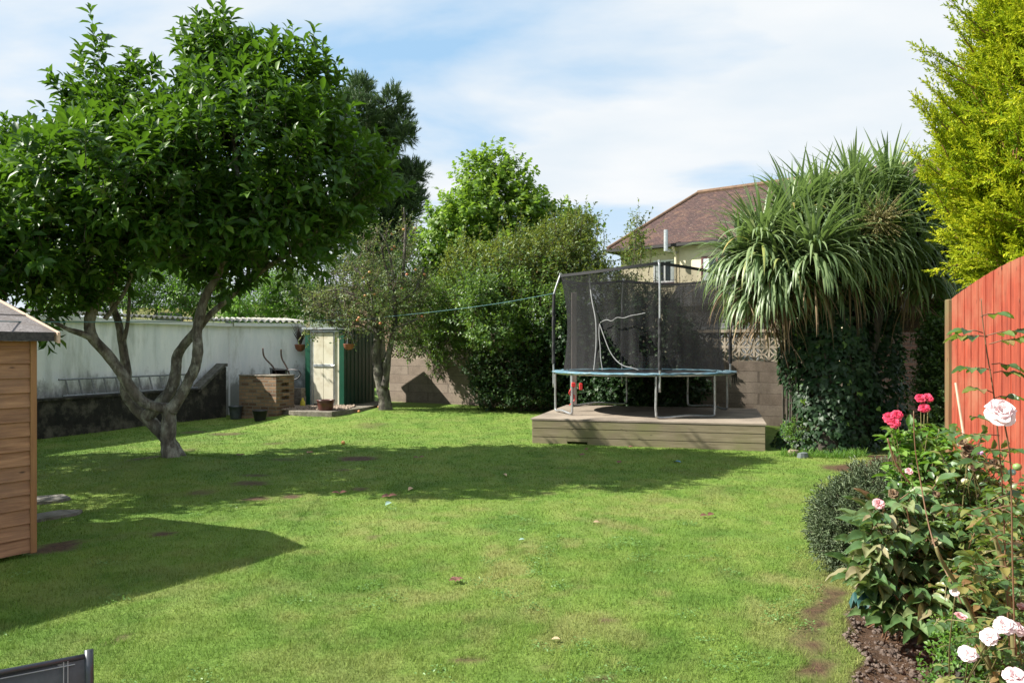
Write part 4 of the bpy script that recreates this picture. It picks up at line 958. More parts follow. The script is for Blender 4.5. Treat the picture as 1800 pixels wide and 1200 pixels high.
# stones at the foot of the palm, cane by the fence
for px, d, r, m_, lb in ((1394, 11.55, .13, 'pink_stone', 'flat pinkish stone in the grass at the foot of the palm'), (1412, 11.25, .11, 'slate_stone', 'flat blue grey stone in front of the pinkish one by the palm')):
    q = P(px, 700, d); q.z = float(gz(q.x, q.y)); mb = MB(); mb.at((0, 0, .0), random.random())
    n = 9; rr = [r*random.uniform(.75, 1.1) for _ in range(n)]
    mb.add([(rr[k]*math.cos(k*.698), rr[k]*.7*math.sin(k*.698), 0) for k in range(n)]+[(rr[k]*.85*math.cos(k*.698), rr[k]*.58*math.sin(k*.698), .06+random.uniform(0, .02)) for k in range(n)]+[(0, 0, .085)],
           [(k, (k+1) % n, (k+1) % n+n, k+n) for k in range(n)]+[(k+n, (k+1) % n+n, 2*n) for k in range(n)])
    o = mb.build('stone', M[m_]); o.location = q; tag(o, lb, 'stone', 'stones by the palm')
q = P(1704, 830, 5.8); mb = MB(q); mb.tube([q, P(1680, 673, 6.1)], .010, 7); o = mb.build('garden_cane', M['cane']); o.location = q; tag(o, 'pale bamboo cane leaning beside the end post of the red fence', 'cane')
# bits lying on the lawn
def litter(px, py, size, mat, name, lab, cat, group=None, n=1):
    d = EYE*F/(py-612); q = P(px, py, d); q.z = float(gz(q.x, q.y))+.012; k = d/F; Pp = []; D = []
    m_ = n; ph = np.random.default_rng(int(px*7+py)).random(m_)*6.28
    Pp = np.zeros((m_, 3)); D = np.stack([np.cos(ph), np.sin(ph), np.full(m_, .25 if n > 1 else .08)], 1)
    if n == 1: Pp[0] -= D[0]*size*.5
    V, Fc = scatter(LEAF8, Pp, D, np.tile([[.2, -.3, 1.]], (m_, 1)), size, size*.55)
    V[:, 2] += .012
    o = np_mesh(name, V, Fc, mat, None, False, {'tone': np.full(len(V), .5)}); o.location = q; tag(o, lab, cat, group)
litter(801, 1023, .055, M['brown_leaf'], 'fallen_flower', 'curled dark red fallen flower head on the middle of the lawn', 'fallen flower', n=7)
litter(682, 876, .10, M['brown_leaf'], 'fallen_leaf', 'dark curled fallen leaf beside the sage coloured one on the lawn', 'fallen leaf', 'fallen leaves', 4)
litter(683, 889, .11, M['sage_leaf'], 'fallen_leaf', 'pale sage coloured fallen leaf at the shadow edge on the lawn', 'fallen leaf', 'fallen leaves')
litter(722, 861, .11, M['pale_leaf'], 'fallen_leaf', 'pale fallen leaf in shadow right of the dark curled one', 'fallen leaf', 'fallen leaves')
litter(887, 835, .11, M['pale_leaf'], 'fallen_leaf', 'pale fallen leaf lying in the tree shadow in front of the deck', 'fallen leaf', 'fallen leaves')
litter(977, 1128, .05, M['pale_leaf'], 'fallen_leaf', 'small orange brown fallen leaf nearest the camera', 'fallen leaf', 'fallen leaves')
litter(1049, 922, .07, M['pale_leaf'], 'fallen_leaf', 'tan fallen leaf on the sunlit lawn right of centre', 'fallen leaf', 'fallen leaves')
litter(917, 953, .05, M['sage_leaf'], 'fallen_leaf', 'small pale green fallen leaf on the sunlit middle of the lawn', 'fallen leaf', 'fallen leaves')
litter(1190, 813, .14, plain('blue_leaf', (.08, .2, .3), .6), 'plastic_scrap', 'small blue scrap lying on the grass in front of the deck', 'scrap')
for px, py in ((1020, 803), (1030, 793), (1104, 788), (1092, 815), (420, 805), (541, 798), (1244, 910), (736, 806), (597, 870)):
    litter(px, py, .09, M['brown_leaf'], 'dead_leaf', 'dark dead leaf curled up on the shaded far lawn', 'dead leaf', 'dark dead leaves on the far lawn', 3)
for px, py in ((603, 770), (631, 728), (637, 724), (666, 722)):
    d = (EYE-.1)*F/(py-612); q = P(px, py, d); q.z = float(gz(q.x, q.y))+.028; mb = MB(); mb.lathe([(0, .022), (.012, .03), (.028, .022), (.034, 0), (.025, -.024), (0, -.03)], 10)
    o = mb.build('fallen_apple', M['apple'], None, True); o.location = q; tag(o, 'red windfall apple on the grass below the apple tree', 'apple', 'windfall apples')

# ================================================================== big tree on the lawn
M['magnolia_leaf'] = leafm('magnolia_leaf', [(0, (.018, .052, .010)), (.5, (.04, .10, .014)), (.85, (.085, .165, .02)), (.97, (.14, .22, .028)), (1, (.28, .26, .03))], .22, (.22, .46, .02), .45, .3)
TB = Vector((TRX, TRY, .1)); t = thing('broadleaf_tree', 'large dark green broadleaf tree with a forked leaning trunk on the lawn', 'tree', TB)
mb = MB(TB); D0_ = 10.49
_limb = limb
def limb(mb, pts, **k): _limb(mb, [(p, r*.68) for p, r in pts], **k)
limb(mb, [(P(302, 815, D0_), .21), (P(300, 800, D0_), .175), (P(296, 775, D0_), .15), (P(297, 735, D0_-.03), .135), (P(297, 712, D0_-.06), .13)])
limb(mb, [(P(318, 818, D0_+.15), .18), (P(310, 795, D0_+.2), .14), (P(288, 765, D0_+.25), .13), (P(262, 738, D0_+.25), .125), (P(240, 718, D0_+.22), .115), (P(222, 690, D0_+.2), .115), (P(222, 655, D0_+.25), .10), (P(217, 615, D0_+.3), .085), (P(208, 565, D0_+.35), .075), (P(196, 530, D0_+.35), .065), (P(190, 470, D0_+.4), .05)])
limb(mb, [(P(300, 718, D0_-.05), .12), (P(275, 715, D0_-.1), .105), (P(252, 706, D0_-.15), .10), (P(232, 685, D0_-.2), .11), (P(213, 655, D0_-.25), .105), (P(188, 622, D0_-.3), .10), (P(162, 592, D0_-.35), .10), (P(158, 560, D0_-.35), .105), (P(172, 530, D0_-.35), .09), (P(195, 495, D0_-.35), .08), (P(215, 450, D0_-.3), .06)])
limb(mb, [(P(165, 595, D0_-.35), .08), (P(140, 585, D0_-.5), .06), (P(118, 578, D0_-.7), .04), (P(85, 560, D0_-.9), .03)], sides=8)
limb(mb, [(P(185, 560, D0_-.33), .05), (P(200, 540, D0_-.35), .04), (P(218, 515, D0_-.4), .035), (P(232, 480, D0_-.4), .03)], sides=8)
limb(mb, [(P(217, 600, D0_+.3), .05), (P(224, 570, D0_+.3), .04), (P(227, 530, D0_+.3), .035), (P(228, 480, D0_+.3), .03)], sides=8)
limb(mb, [(P(300, 722, D0_-.05), .125), (P(315, 700, D0_-.05), .108), (P(330, 672, D0_-.05), .10), (P(343, 645, D0_-.05), .105), (P(348, 612, D0_-.05), .10), (P(346, 585, D0_), .095), (P(352, 552, D0_), .10), (P(362, 520, D0_), .085), (P(385, 480, D0_), .07), (P(410, 430, D0_), .05)])
limb(mb, [(P(255, 735, D0_+.2), .13), (P(278, 712, D0_+.25), .12), (P(300, 685, D0_+.3), .115), (P(309, 655, D0_+.3), .11), (P(312, 625, D0_+.3), .10), (P(330, 598, D0_+.25), .085), (P(350, 575, D0_+.2), .08), (P(375, 548, D0_+.2), .06), (P(420, 510, D0_+.2), .045), (P(470, 470, D0_+.2), .035)])
limb(mb, [(P(327, 680, D0_-.05), .03), (P(327, 664, D0_-.1), .035), (P(330, 655, D0_-.12), .02)], sides=7)
for pts in ([(215, 450), (200, 380), (180, 300), (170, 200), (170, 110)], [(410, 430), (420, 350), (410, 250), (395, 130)], [(400, 440), (460, 370), (500, 260), (515, 150)], [(215, 450), (270, 380), (310, 280)], [(190, 470), (120, 420), (60, 360), (10, 330)], [(470, 470), (540, 420), (600, 360)]):
    limb(mb, [(P(x, y, D0_+random.uniform(-.2, .2)), .055-.008*i) for i, (x, y) in enumerate(pts)], sides=6)
mb.build('trunk', M['bark'], t, True)
E = px_ells([(440, 310, 170, 130, 0, 2.0), (570, 330, 100, 95, .2, 1.4), (395, 160, 40, 100, .1, .7), (515, 200, 62, 80, .3, 1.0), (345, 265, 40, 55, 0, .7), (-90, 400, 130, 90, -.5, 1.3), (-60, 450, 110, 80, -1.2, 1.2), (-230, 400, 110, 100, -.9, 1.3), (190, 235, 42, 80, -.1, .7), (240, 275, 52, 70, -.3, .8),
             (100, 390, 110, 90, -.4, 1.3), (80, 440, 125, 90, -.9, 1.3), (10, 320, 70, 75, .8, 1.0), (290, 360, 160, 90, -.3, 2.2), (480, 420, 115, 65, .1, 1.6), (360, 410, 130, 60, 0, 1.9), (320, 290, 90, 85, .4, 1.5), (60, 520, 85, 48, -.9, .8), (400, 480, 50, 40, .4, .5), (185, 325, 75, 75, -.2, 1.0), (330, 430, 110, 50, -.2, 1.6), (200, 440, 70, 45, -.2, 1.2)], 10.3)+[(-8.3, 7.9, 3.1, 1.5, 1.2, 1.0), (-9.6, 10.0, 3.5, 1.7, 1.4, 1.1)]
spk = []
for px, py, d in ((172, 60, 10.3), (178, 95, 10.2), (155, 110, 10.4), (400, 40, 10.3), (408, 75, 10.4), (385, 70, 10.2), (365, 100, 10.3), (495, 75, 10.5), (520, 70, 10.4), (480, 85, 10.3), (572, 100, 10.5), (590, 130, 10.4), (245, 110, 9.9), (262, 125, 10.0), (128, 170, 10), (75, 235, 10.5), (20, 225, 10.9), (45, 215, 10.9), (680, 270, 10.3), (670, 300, 10.2), (540, 90, 10.4), (440, 95, 10.4), (120, 230, 9.9), (95, 265, 9.9), (345, 130, 10), (225, 100, 10.1)):
    q = P(px, py+22, d); 
    for k in range(3): spk.append((q.x+random.uniform(-.08, .08), q.y+random.uniform(-.1, .1), q.z-.12*k))
spk = np.array(spk)
limb = _limb
foliage('crown', t, E, 4700, .38, 12, .168, .076, M['magnolia_leaf'], M['bark_dark'], TB, inner=.38, power=.45, cull=.6, extra=(spk, np.tile([[0, 0, 1.]], (len(spk), 1))), up=.75, out=.55, rnd=.3)

# ================================================================== pine, green tree and others behind
M['pine_needle'] = leafm('pine_needle', [(0, (.03, .06, .022)), (.5, (.065, .115, .04)), (1, (.13, .20, .065))], .15, (.1, .2, .05), .6)
q = P(665, 640, 28); q.z = 0; t = thing('pine_tree', 'tall dark blue green pine rising behind the big tree', 'tree', q)
mb = MB(q); limb(mb, [(q, .35), (P(655, 450, 28), .28), (P(650, 300, 28), .2), (P(648, 180, 28), .08)], sides=8)
EP = []
for px, py, rx, ry in ((632, 158, 20, 22), (622, 200, 42, 30), (690, 180, 24, 22), (700, 215, 28, 18), (680, 240, 32, 22), (712, 236, 18, 14), (650, 255, 50, 38), (720, 305, 26, 16), (700, 310, 34, 22), (735, 300, 12, 8), (700, 345, 42, 18), (728, 350, 18, 12), (640, 320, 50, 50), (655, 385, 60, 34), (715, 378, 22, 18), (610, 400, 40, 30), (680, 420, 50, 28), (690, 450, 30, 20), (600, 260, 30, 50), (650, 470, 30, 26)):
    EP += px_ells([(px, py, rx, ry, random.uniform(-1, 1), (rx+ry)/2*28/F)], 28)
    if rx < 40: mb.tube([P(650, py+25, 28), P(px, py+4, 28)], [.09, .03], 5)
mb.build('trunk', M['bark_dark'], t, True)
foliage('crown', t, EP, 6500, .30, 30, .16, .034, M['pine_needle'], None, q, inner=.3, cull=.35, tmpl=NEEDLE, up=.55, out=.7, rnd=.35, alpha=(25, 65), droop=.0, start=0)

M['lobed_leaf'] = leafm('lobed_leaf', [(0, (.05, .11, .014)), (.5, (.11, .20, .02)), (.85, (.20, .29, .035)), (1, (.34, .35, .05))], .4, (.36, .6, .04), .5)
q = P(860, 640, 23); q.z = 0; t = thing('leafy_tree', 'bright green broad leaved tree against the sky behind the wall', 'tree', q)
mb = MB(q); limb(mb, [(q, .2), (P(858, 480, 23), .14), (P(862, 380, 23), .09), (P(870, 290, 23), .03)], sides=8)
for a, b, c in (((858, 450), (800, 400), (780, 360)), ((862, 400), (900, 350), (915, 310)), ((860, 360), (890, 300), (895, 280)), ((858, 440), (920, 400), (960, 380)), ((860, 380), (830, 330), (825, 310))): limb(mb, [(P(*a, 23), .07), (P(*b, 22.9), .045), (P(*c, 22.8), .015)], sides=5)
mb.build('trunk', M['bark_dark'], t, True)
EL = px_ells([(868, 300, 30, 32, 0, .6), (845, 320, 38, 34, 0, .8), (905, 300, 20, 24, .1, .4), (860, 370, 70, 55, 0, 1.2), (815, 400, 55, 50, -.2, 1), (790, 440, 50, 55, 0, 1), (915, 395, 50, 50, .1, 1), (962, 395, 40, 32, .3, .8), (925, 350, 16, 30, .2, .4), (870, 450, 110, 60, 0, 1.4), (770, 390, 18, 20, 0, .3), (1000, 420, 40, 40, .3, .8), (940, 450, 60, 50, .3, 1)], 23)
foliage('crown', t, EL, 1700, .42, 8, .17, .15, M['lobed_leaf'], M['bark_dark'], q, inner=.35, cull=.45, tmpl=MAPLE, up=.5, out=.6, rnd=.4, alpha=(50, 100))

def bush(name, lab, cat, ells, d, n, slen, K, ll, lw, mat, tmpl=LEAF2, group=None, base=None, zb=0, part='foliage', **kw):
    E = px_ells(ells, d) if d else ells
    q = base or Vector((sum(e[0] for e in E)/len(E), sum(e[1] for e in E)/len(E), zb)); t = thing(name, lab, cat, q, 0, group)
    mb = MB(q)
    for e in E[:8]:
        c = Vector(e[:3]); limb(mb, [(q+Vector((random.uniform(-.1, .1), random.uniform(-.1, .1), -.05)), .035), (q.lerp(c, .5)+Vector((random.uniform(-.15, .15), random.uniform(-.15, .15), .05)), .025), (c, .012)], sides=5)
    mb.build('stems', M['bark_dark'], t, True)
    foliage(part, t, E, n, slen, K, ll, lw, mat, M['twig'], q, tmpl=tmpl, **kw)
    if n > 1500 and tmpl is LEAF2 and 'alpha' not in kw: foliage('sprays', t, E, int(n*.11), slen*2.9, int(K*1.8), ll, lw, mat, M['twig'], q, tmpl=tmpl, inner=.85, tw_every=1, rnd=.5)
    return t
M['shrub_leaf'] = leafm('shrub_leaf', [(0, (.024, .062, .014)), (.5, (.062, .135, .024)), (.85, (.14, .23, .038)), (1, (.24, .29, .06))], .3, (.3, .5, .05), .45)
M['olive_leaf'] = leafm('olive_leaf', [(0, (.028, .065, .014)), (.5, (.068, .135, .024)), (.85, (.15, .215, .038)), (.96, (.27, .25, .05)), (1, (.42, .19, .04))], .3, (.4, .45, .05), .5)
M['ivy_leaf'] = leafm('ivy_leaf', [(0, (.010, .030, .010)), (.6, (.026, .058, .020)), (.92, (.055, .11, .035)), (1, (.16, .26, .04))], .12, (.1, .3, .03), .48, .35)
M['shade_hang_leaf'] = leafm('shade_hang_leaf', [(0, (.010, .028, .010)), (.5, (.025, .058, .018)), (.85, (.06, .11, .03)), (1, (.17, .14, .06))], .12, (.15, .3, .03), .5, .3)  # ivy green darkened further: the hedge's own shade is put in the colour
M['bright_leaf'] = leafm('bright_leaf', [(0, (.05, .13, .02)), (.5, (.09, .20, .03)), (1, (.17, .28, .045))], .35, (.3, .6, .04), .5)
M['hedge_leaf'] = leafm('hedge_leaf', [(0, (.02, .045, .015)), (.6, (.045, .09, .022)), (1, (.10, .15, .04))], .2, (.2, .4, .04), .5)
M['brown_twigleaf'] = leafm('brown_twigleaf', [(0, (.05, .055, .03)), (.5, (.10, .10, .045)), (1, (.20, .15, .08))], .2, (.3, .25, .08), .7)

# beyond the garage and the metal shed
bush('shrub', 'sunlit green shrub behind the garage roof, right of the tree limbs', 'shrub', [(455, 535, 45, 36, 0, 1), (500, 525, 45, 42, .5, 1), (545, 530, 30, 36, 0, .8), (420, 550, 25, 24, 0, .6)], 24, 1600, .3, 9, .09, .05, M['bright_leaf'])
bush('shrub', 'yellow green shrub above the garage roof between the tree limbs', 'shrub', [(235, 510, 50, 40, 0, 1), (290, 512, 55, 40, .3, 1), (345, 515, 45, 36, 0, .8), (180, 515, 40, 36, 0, 1), (110, 520, 50, 40, 0, 1)], 19.5, 2000, .3, 9, .08, .045, M['bright_leaf'])
bush('shrub', 'dark green shrub behind the metal shed and apple tree', 'shrub', [(560, 500, 60, 45, 0, 1), (620, 500, 60, 50, .4, 1.1), (690, 510, 60, 50, 0, 1), (600, 545, 70, 30, 0, 1), (730, 480, 50, 45, .6, 1)], 22.5, 1900, .3, 9, .09, .05, M['hedge_leaf'])
# tangled growth on the block wall
def wall_d(px):
    u = (px-900)/F; # intersection of view ray with wall face line B0 + s*dB
    # x = u*y ; point on line
    s = (u*B0.y-B0.x)/(dB.x-u*dB.y); return B0.y+s*dB.y
bush('climbing_shrub', 'fine leaved shrub hanging over the block wall right of the apple tree', 'shrub', [(745, 560, 55, 45, .3, .7), (790, 590, 45, 36, -.2, .6), (730, 606, 28, 22, -.1, .3), (805, 530, 60, 50, -.1, 1.2), (768, 645, 18, 24, -.35, .14), (700, 540, 40, 30, .6, .6), (820, 575, 40, 40, -.5, .7)], 19.2, 2000, .25, 9, .075, .04, M['shrub_leaf'], zb=1.4)
bush('climbing_shrub', 'dense green shrub spilling over the wall down to the lawn left of the trampoline', 'shrub', [(870, 585, 55, 50, -.2, 1.0), (880, 530, 70, 50, .2, 1.1), (960, 560, 60, 50, -.1, 1.0), (930, 600, 40, 30, -.3, .7), (845, 545, 35, 40, -.1, .9)], 18.0, 2300, .24, 9, .085, .05, M['shrub_leaf'], zb=.6)
bush('climbing_shrub', 'dark ivy and bramble, hedge shade put in its leaf colour, hanging to the grass left of the trampoline', 'shrub', [(855, 655, 30, 45, -.1, .4), (900, 665, 45, 50, -.3, .4), (950, 650, 50, 70, -.2, .5), (990, 690, 45, 32, -.4, .35), (865, 700, 22, 18, -.3, .25), (925, 703, 45, 18, -.5, .25), (1010, 630, 36, 70, -.1, .4)], 18.0, 2900, .2, 8, .075, .06, M['shade_hang_leaf'], zb=.1, tw_every=1)
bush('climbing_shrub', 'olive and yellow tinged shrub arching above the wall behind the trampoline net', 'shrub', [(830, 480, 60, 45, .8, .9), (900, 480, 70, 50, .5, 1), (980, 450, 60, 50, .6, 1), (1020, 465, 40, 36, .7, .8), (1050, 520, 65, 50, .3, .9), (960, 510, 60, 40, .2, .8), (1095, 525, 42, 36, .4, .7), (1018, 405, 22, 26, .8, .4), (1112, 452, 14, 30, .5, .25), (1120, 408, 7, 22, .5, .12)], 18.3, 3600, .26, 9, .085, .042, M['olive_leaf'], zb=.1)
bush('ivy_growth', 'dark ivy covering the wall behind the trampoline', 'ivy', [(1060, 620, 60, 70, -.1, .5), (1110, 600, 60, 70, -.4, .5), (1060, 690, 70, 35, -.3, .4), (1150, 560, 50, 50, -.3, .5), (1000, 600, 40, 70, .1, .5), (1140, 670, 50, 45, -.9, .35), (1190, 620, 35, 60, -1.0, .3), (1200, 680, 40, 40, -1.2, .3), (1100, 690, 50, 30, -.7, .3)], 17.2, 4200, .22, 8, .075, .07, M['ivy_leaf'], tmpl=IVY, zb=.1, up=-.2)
bush('dead_twigs', 'bare brownish tangle of twigs above the wall behind the right side of the net', 'shrub', [(1200, 550, 45, 30, .2, .5), (1160, 530, 30, 25, .2, .4), (1235, 560, 25, 22, 0, .3)], 16.8, 420, .5, 5, .05, .015, M['brown_twigleaf'], zb=.1)
bush('shrub', 'small green shrub behind the wall between the net and the palm', 'shrub', [(1290, 545, 26, 28, 0, .5), (1310, 560, 30, 14, 0, .5)], 17.3, 350, .25, 8, .06, .03, M['shrub_leaf'], zb=.1)
# tall shoots poking out of the tangle
sp_ = thing('tall_shoots', 'thin upright shoots sticking out above the wall shrubs', 'shrub', P(1050, 500, 18.3))
mb = MB(sp_.location); tp = []; 
for px, y0, y1 in ((1006, 440, 352), (1018, 430, 368), (1045, 440, 385), (1112, 470, 372), (1126, 470, 400), (1060, 450, 398), (975, 420, 372), (1140, 480, 425)):
    a = P(px, y0, 18.4); b = P(px+random.uniform(-8, 8), y1, 18.3); mb.tube([a, a.lerp(b, .5)+Vector((.03, 0, 0)), b], [.012, .008, .003], 5)
    for k in range(9): c = a.lerp(b, .2+.08*k); tp.append((c.x, c.y, c.z))
mb.build('stems', M['twig'], sp_); tp = np.array(tp)
V, Fc, tn, _ = shoots(tp, RNG.normal(size=tp.shape)*np.array([1, 1, .2]), .16, 7, .06, .026, LEAF2, up=.4, out=1)
np_mesh('leaves', V, Fc, M['olive_leaf'], sp_, False, {'tone': tn}, sp_.location)

# apple tree
M['bark_mid'] = speckled('bark_mid', (.035, .03, .025), (.12, .105, .085), 11, .9, .8, .02, (1, 1, .5), c3=(.19, .18, .14), s3=8)
q = P(678, 717, 18.0); q.z = .17; t = thing('apple_tree', 'old gnarled apple tree with red apples in front of the block wall', 'tree', q)
mb = MB(q); d = 18.0
limb(mb, [(q-Vector((0, 0, .05)), .17), (P(676, 700, d), .15), (P(670, 675, d), .14), (P(664, 645, d), .115), (P(661, 615, d), .10), (P(664, 590, d), .09), (P(655, 560, d), .07), (P(640, 530, d), .04)])
limb(mb, [(P(676, 680, d-.1), .10), (P(680, 655, d-.1), .075), (P(683, 625, d-.1), .07), (P(690, 590, d-.05), .065), (P(695, 560, d), .055), (P(692, 520, d), .04)])
limb(mb, [(P(677, 660, d-.15), .045), (P(677, 640, d-.18), .05), (P(678, 632, d-.18), .02)], sides=6)
mb.build('trunk', M['bark_mid'], t, True); mb = MB(q)
for pts in ([(664, 590), (630, 570), (600, 575), (575, 560)], [(692, 540), (690, 480), (680, 430), (660, 400)], [(706, 500), (710, 450), (712, 400), (710, 365)], [(655, 560), (650, 500), (620, 470)], [(664, 585), (700, 575), (735, 560)], [(640, 530), (600, 510), (560, 515)], [(692, 540), (730, 510), (745, 470)], [(708, 495), (712, 440), (713, 395)], [(690, 500), (675, 460), (672, 430)]):
    limb(mb, [(P(x, y, d+random.uniform(-.2, .2)), .035-.006*i) for i, (x, y) in enumerate(pts)], sides=5)
mb.build('branches', M['bark_mid'], t, True)
M['apple_leaf'] = leafm('apple_leaf', [(0, (.04, .08, .02)), (.5, (.09, .15, .04)), (.85, (.17, .22, .075)), (.95, (.27, .24, .10)), (1, (.32, .19, .09))], .25, (.35, .42, .08), .55)
EA = px_ells([(620, 520, 60, 35, 0, 1), (680, 510, 60, 40, -.2, 1), (720, 540, 40, 35, 0, .8), (590, 550, 45, 30, -.2, .8), (650, 560, 60, 28, -.3, .9), (700, 590, 50, 28, -.2, .7), (640, 470, 60, 35, .1, .8), (620, 580, 26, 30, -.5, .4), (735, 500, 36, 30, .2, .6), (560, 530, 36, 30, 0, .6), (710, 425, 26, 45, 0, .4), (655, 430, 40, 35, 0, .5), (545, 580, 26, 18, -.3, .4)], 18)
foliage('crown', t, EA, 1050, .30, 7, .072, .04, M['apple_leaf'], M['twig'], q, tw_r=.006, tw_every=1, inner=.2, power=.8, cull=.3, tmpl=LEAF2, up=.45, out=.5, rnd=.55)
Pp, O = ell_points(EA, 46, .7, .5, .3); Pp = Pp[Pp[:, 1] < 18.1]
for k in range(min(18, len(Pp))):
    c = Vector(Pp[k]); mb = MB(q); mb.lathe([(0, .022), (.014, .028), (.028, .02), (.033, 0), (.024, -.024), (0, -.028)], 8, tuple(c)); mb.build('apple', M['apple'], t, True)

# ================================================================== cordyline with ivy
q = P(1470, 797, 11.9); q.z = 0; t = thing('palm_tree', 'large cabbage palm with arching sword leaves over an ivy clad trunk', 'palm tree', q)
mb = MB(q)
limb(mb, [(q+Vector((-.2, 0, -.05)), .28), (P(1450, 700, 12.1), .24), (P(1440, 600, 12.2), .22), (P(1420, 480, 12.2), .16), (P(1395, 400, 12.2), .11)])
limb(mb, [(q+Vector((.35, .3, -.05)), .24), (P(1510, 650, 12.4), .22), (P(1530, 550, 12.5), .2), (P(1545, 450, 12.5), .15), (P(1560, 360, 12.6), .10)])
limb(mb, [(P(1440, 560, 12.2), .14), (P(1470, 450, 12.2), .12), (P(1480, 370, 12.3), .09)]); limb(mb, [(P(1435, 540, 12.1), .12), (P(1380, 480, 12), .1), (P(1345, 430, 11.9), .08)]); limb(mb, [(P(1535, 520, 12.4), .12), (P(1590, 460, 12.5), .1), (P(1615, 420, 12.6), .08)])
mb.build('trunk', M['bark_dark'], t, True)
M['sword_leaf'] = leafm('sword_leaf', [(0, (.075, .13, .055)), (.5, (.16, .225, .10)), (.85, (.27, .34, .16)), (.95, (.30, .33, .10)), (1, (.38, .30, .10))], .22, (.35, .55, .10), .42, .5)
M['dead_frond'] = leafm('dead_frond', [(0, (.07, .045, .03)), (.5, (.16, .11, .065)), (1, (.34, .25, .15))], .1, (.3, .22, .12), .8, .2)
HEADS = [(1393, 385, 12.1, 190, 1.0), (1338, 425, 11.8, 170, .95), (1440, 372, 12.3, 170, 1.0), (1500, 345, 12.4, 170, 1.0), (1560, 335, 12.7, 170, 1.0), (1615, 405, 12.8, 160, 1.0), (1430, 440, 11.4, 190, .95), (1545, 415, 12.1, 150, 1.0), (1370, 470, 11.7, 160, .95), (1490, 430, 11.9, 120, 1.0), (1600, 465, 12.4, 130, 1.0), (1320, 465, 12.2, 110, .9), (1640, 430, 13.0, 130, 1.05), (1590, 370, 13.0, 130, 1.05), (1470, 480, 12.3, 100, 1.0), (1300, 440, 12.0, 80, .8), (1640, 480, 12.8, 100, 1.0), (1665, 455, 13.3, 110, 1.1), (1345, 500, 11.8, 90, .9)]
for hi, (px, py, d, n, L) in enumerate(HEADS):
    n = int(n*1.6)
    c = P(px, py, d); c = np.array(c); phi = RNG.random(n)*6.283; u = RNG.random(n)
    th0 = np.radians(87-u**.85*88+RNG.normal(size=n)*6); th0 = np.minimum(th0, 1.54)
    droop = (.25+2.2*u**.7)*(.8+.4*RNG.random(n)); droop = np.minimum(droop, th0+1.52)
    Pp = c+np.stack([np.cos(phi)*.05, np.sin(phi)*.05, -.22*u], 1)+RNG.normal(size=(n, 3))*.03
    V, Fc, nv = ribbons(Pp, phi, th0, droop, L*(.80+.38*RNG.random(n)), .046+.020*RNG.random(n))
    tn = np.clip(.15+.7*RNG.random(n)*(1-.3*u)+.35*(RNG.random(n) < .16*u), 0, 1)
    np_mesh('leaf_head', V, Fc, M['sword_leaf'], t, True, {'tone': np.repeat(tn, nv)}, q)
n = 850; hs = RNG.integers(0, len(HEADS), n); c = np.array([P(HEADS[k][0], HEADS[k][1]+26, HEADS[k][2]) for k in hs]); phi = RNG.random(n)*6.283
th0 = np.radians(RNG.uniform(-75, -5, n)); droop = np.minimum(.3+RNG.random(n), 1.55+th0)
V, Fc, nv = ribbons(c+np.stack([np.cos(phi)*.14, np.sin(phi)*.14, -.1-.35*RNG.random(n)], 1), phi, th0, droop, .40+.50*RNG.random(n), .014+.018*RNG.random(n))
np_mesh('dead_leaves', V, Fc, M['dead_frond'], t, True, {'tone': np.repeat(RNG.random(n), nv)}, q)
# flower panicle
c = np.array(P(1545, 385, 11.5)); m_ = 150; D = unit(RNG.normal(size=(m_, 3))+np.array([0, -.4, -.25])); A_p = np.tile(c, (m_, 1)); B_p = c+D*(.22+.25*RNG.random((m_, 1)))
V, F2 = sticks((A_p, B_p), .006, .003); np_mesh('flower_stalks', V, F2, M['panicle'] if 'panicle' in M else plain('panicle', (.20, .16, .07), .8), t, off=q)
u = RNG.random((2200, 1)); k = RNG.integers(0, m_, 2200); Pp = A_p[k]+(B_p[k]-A_p[k])*(.3+.75*u); V, Fc = scatter(LEAF2, Pp, RNG.normal(size=(2200, 3)), RNG.normal(size=(2200, 3)), .022, .014)
np_mesh('seed_heads', V, Fc, leafm('seed', [(0, (.12, .13, .03)), (1, (.30, .27, .10))], .1), t, False, {'tone': np.repeat(RNG.random(2200), 4)}, q)
# ivy sheathing the trunks
def ivy_column(cx, cy, r0, ztop, n, seed, lab):
    rg = np.random.default_rng(seed); th = rg.random(n)*6.283; z = ztop*rg.random(n)**.9
    r = r0*(.82+.42*fbm(th*1.6+9, z*1.7, seed, 3)+.10*np.sin(z*3+th))*(1-.12*z/ztop+.16*np.exp(-z*3))
    dep = rg.random(n)**2*.16
    x = cx+(r-dep)*np.cos(th)+.10*np.sin(z*1.3); y = cy+(r-dep)*np.sin(th)
    Pp = np.stack([x, y, z+.03], 1); out = np.stack([np.cos(th), np.sin(th), np.full(n, .35)], 1)+rg.normal(size=(n, 3))*.32
    D = np.stack([rg.normal(size=n)*.5, rg.normal(size=n)*.5, np.full(n, -1.)], 1)+out*.35
    sz = .055+.06*rg.random(n); V, Fc = scatter(IVY, Pp, D, out, sz, sz*1.0)
    tn = np.clip(.62*rg.random(n)+.5*(rg.random(n) > .96)+.25*(fbm(th*2, z*2, seed+3, 2)-.4), 0, 1); return V, Fc, np.repeat(tn, len(IVY[0]))
t2 = thing('ivy', 'dense dark ivy sheathing the trunk of the palm down to the grass', 'ivy', q)
for ix, (px, d, r0, zt, n) in enumerate(((1448, 12.3, .70, 2.75, 7600), (1540, 12.9, .38, 2.7, 2200))):
    c = P(px, 700, d); V, Fc, tn = ivy_column(c.x, c.y, r0, zt, n, 3+ix, ''); np_mesh('leaves', V, Fc, M['ivy_leaf'], t2, False, {'tone': tn}, q)
mb = MB(q)
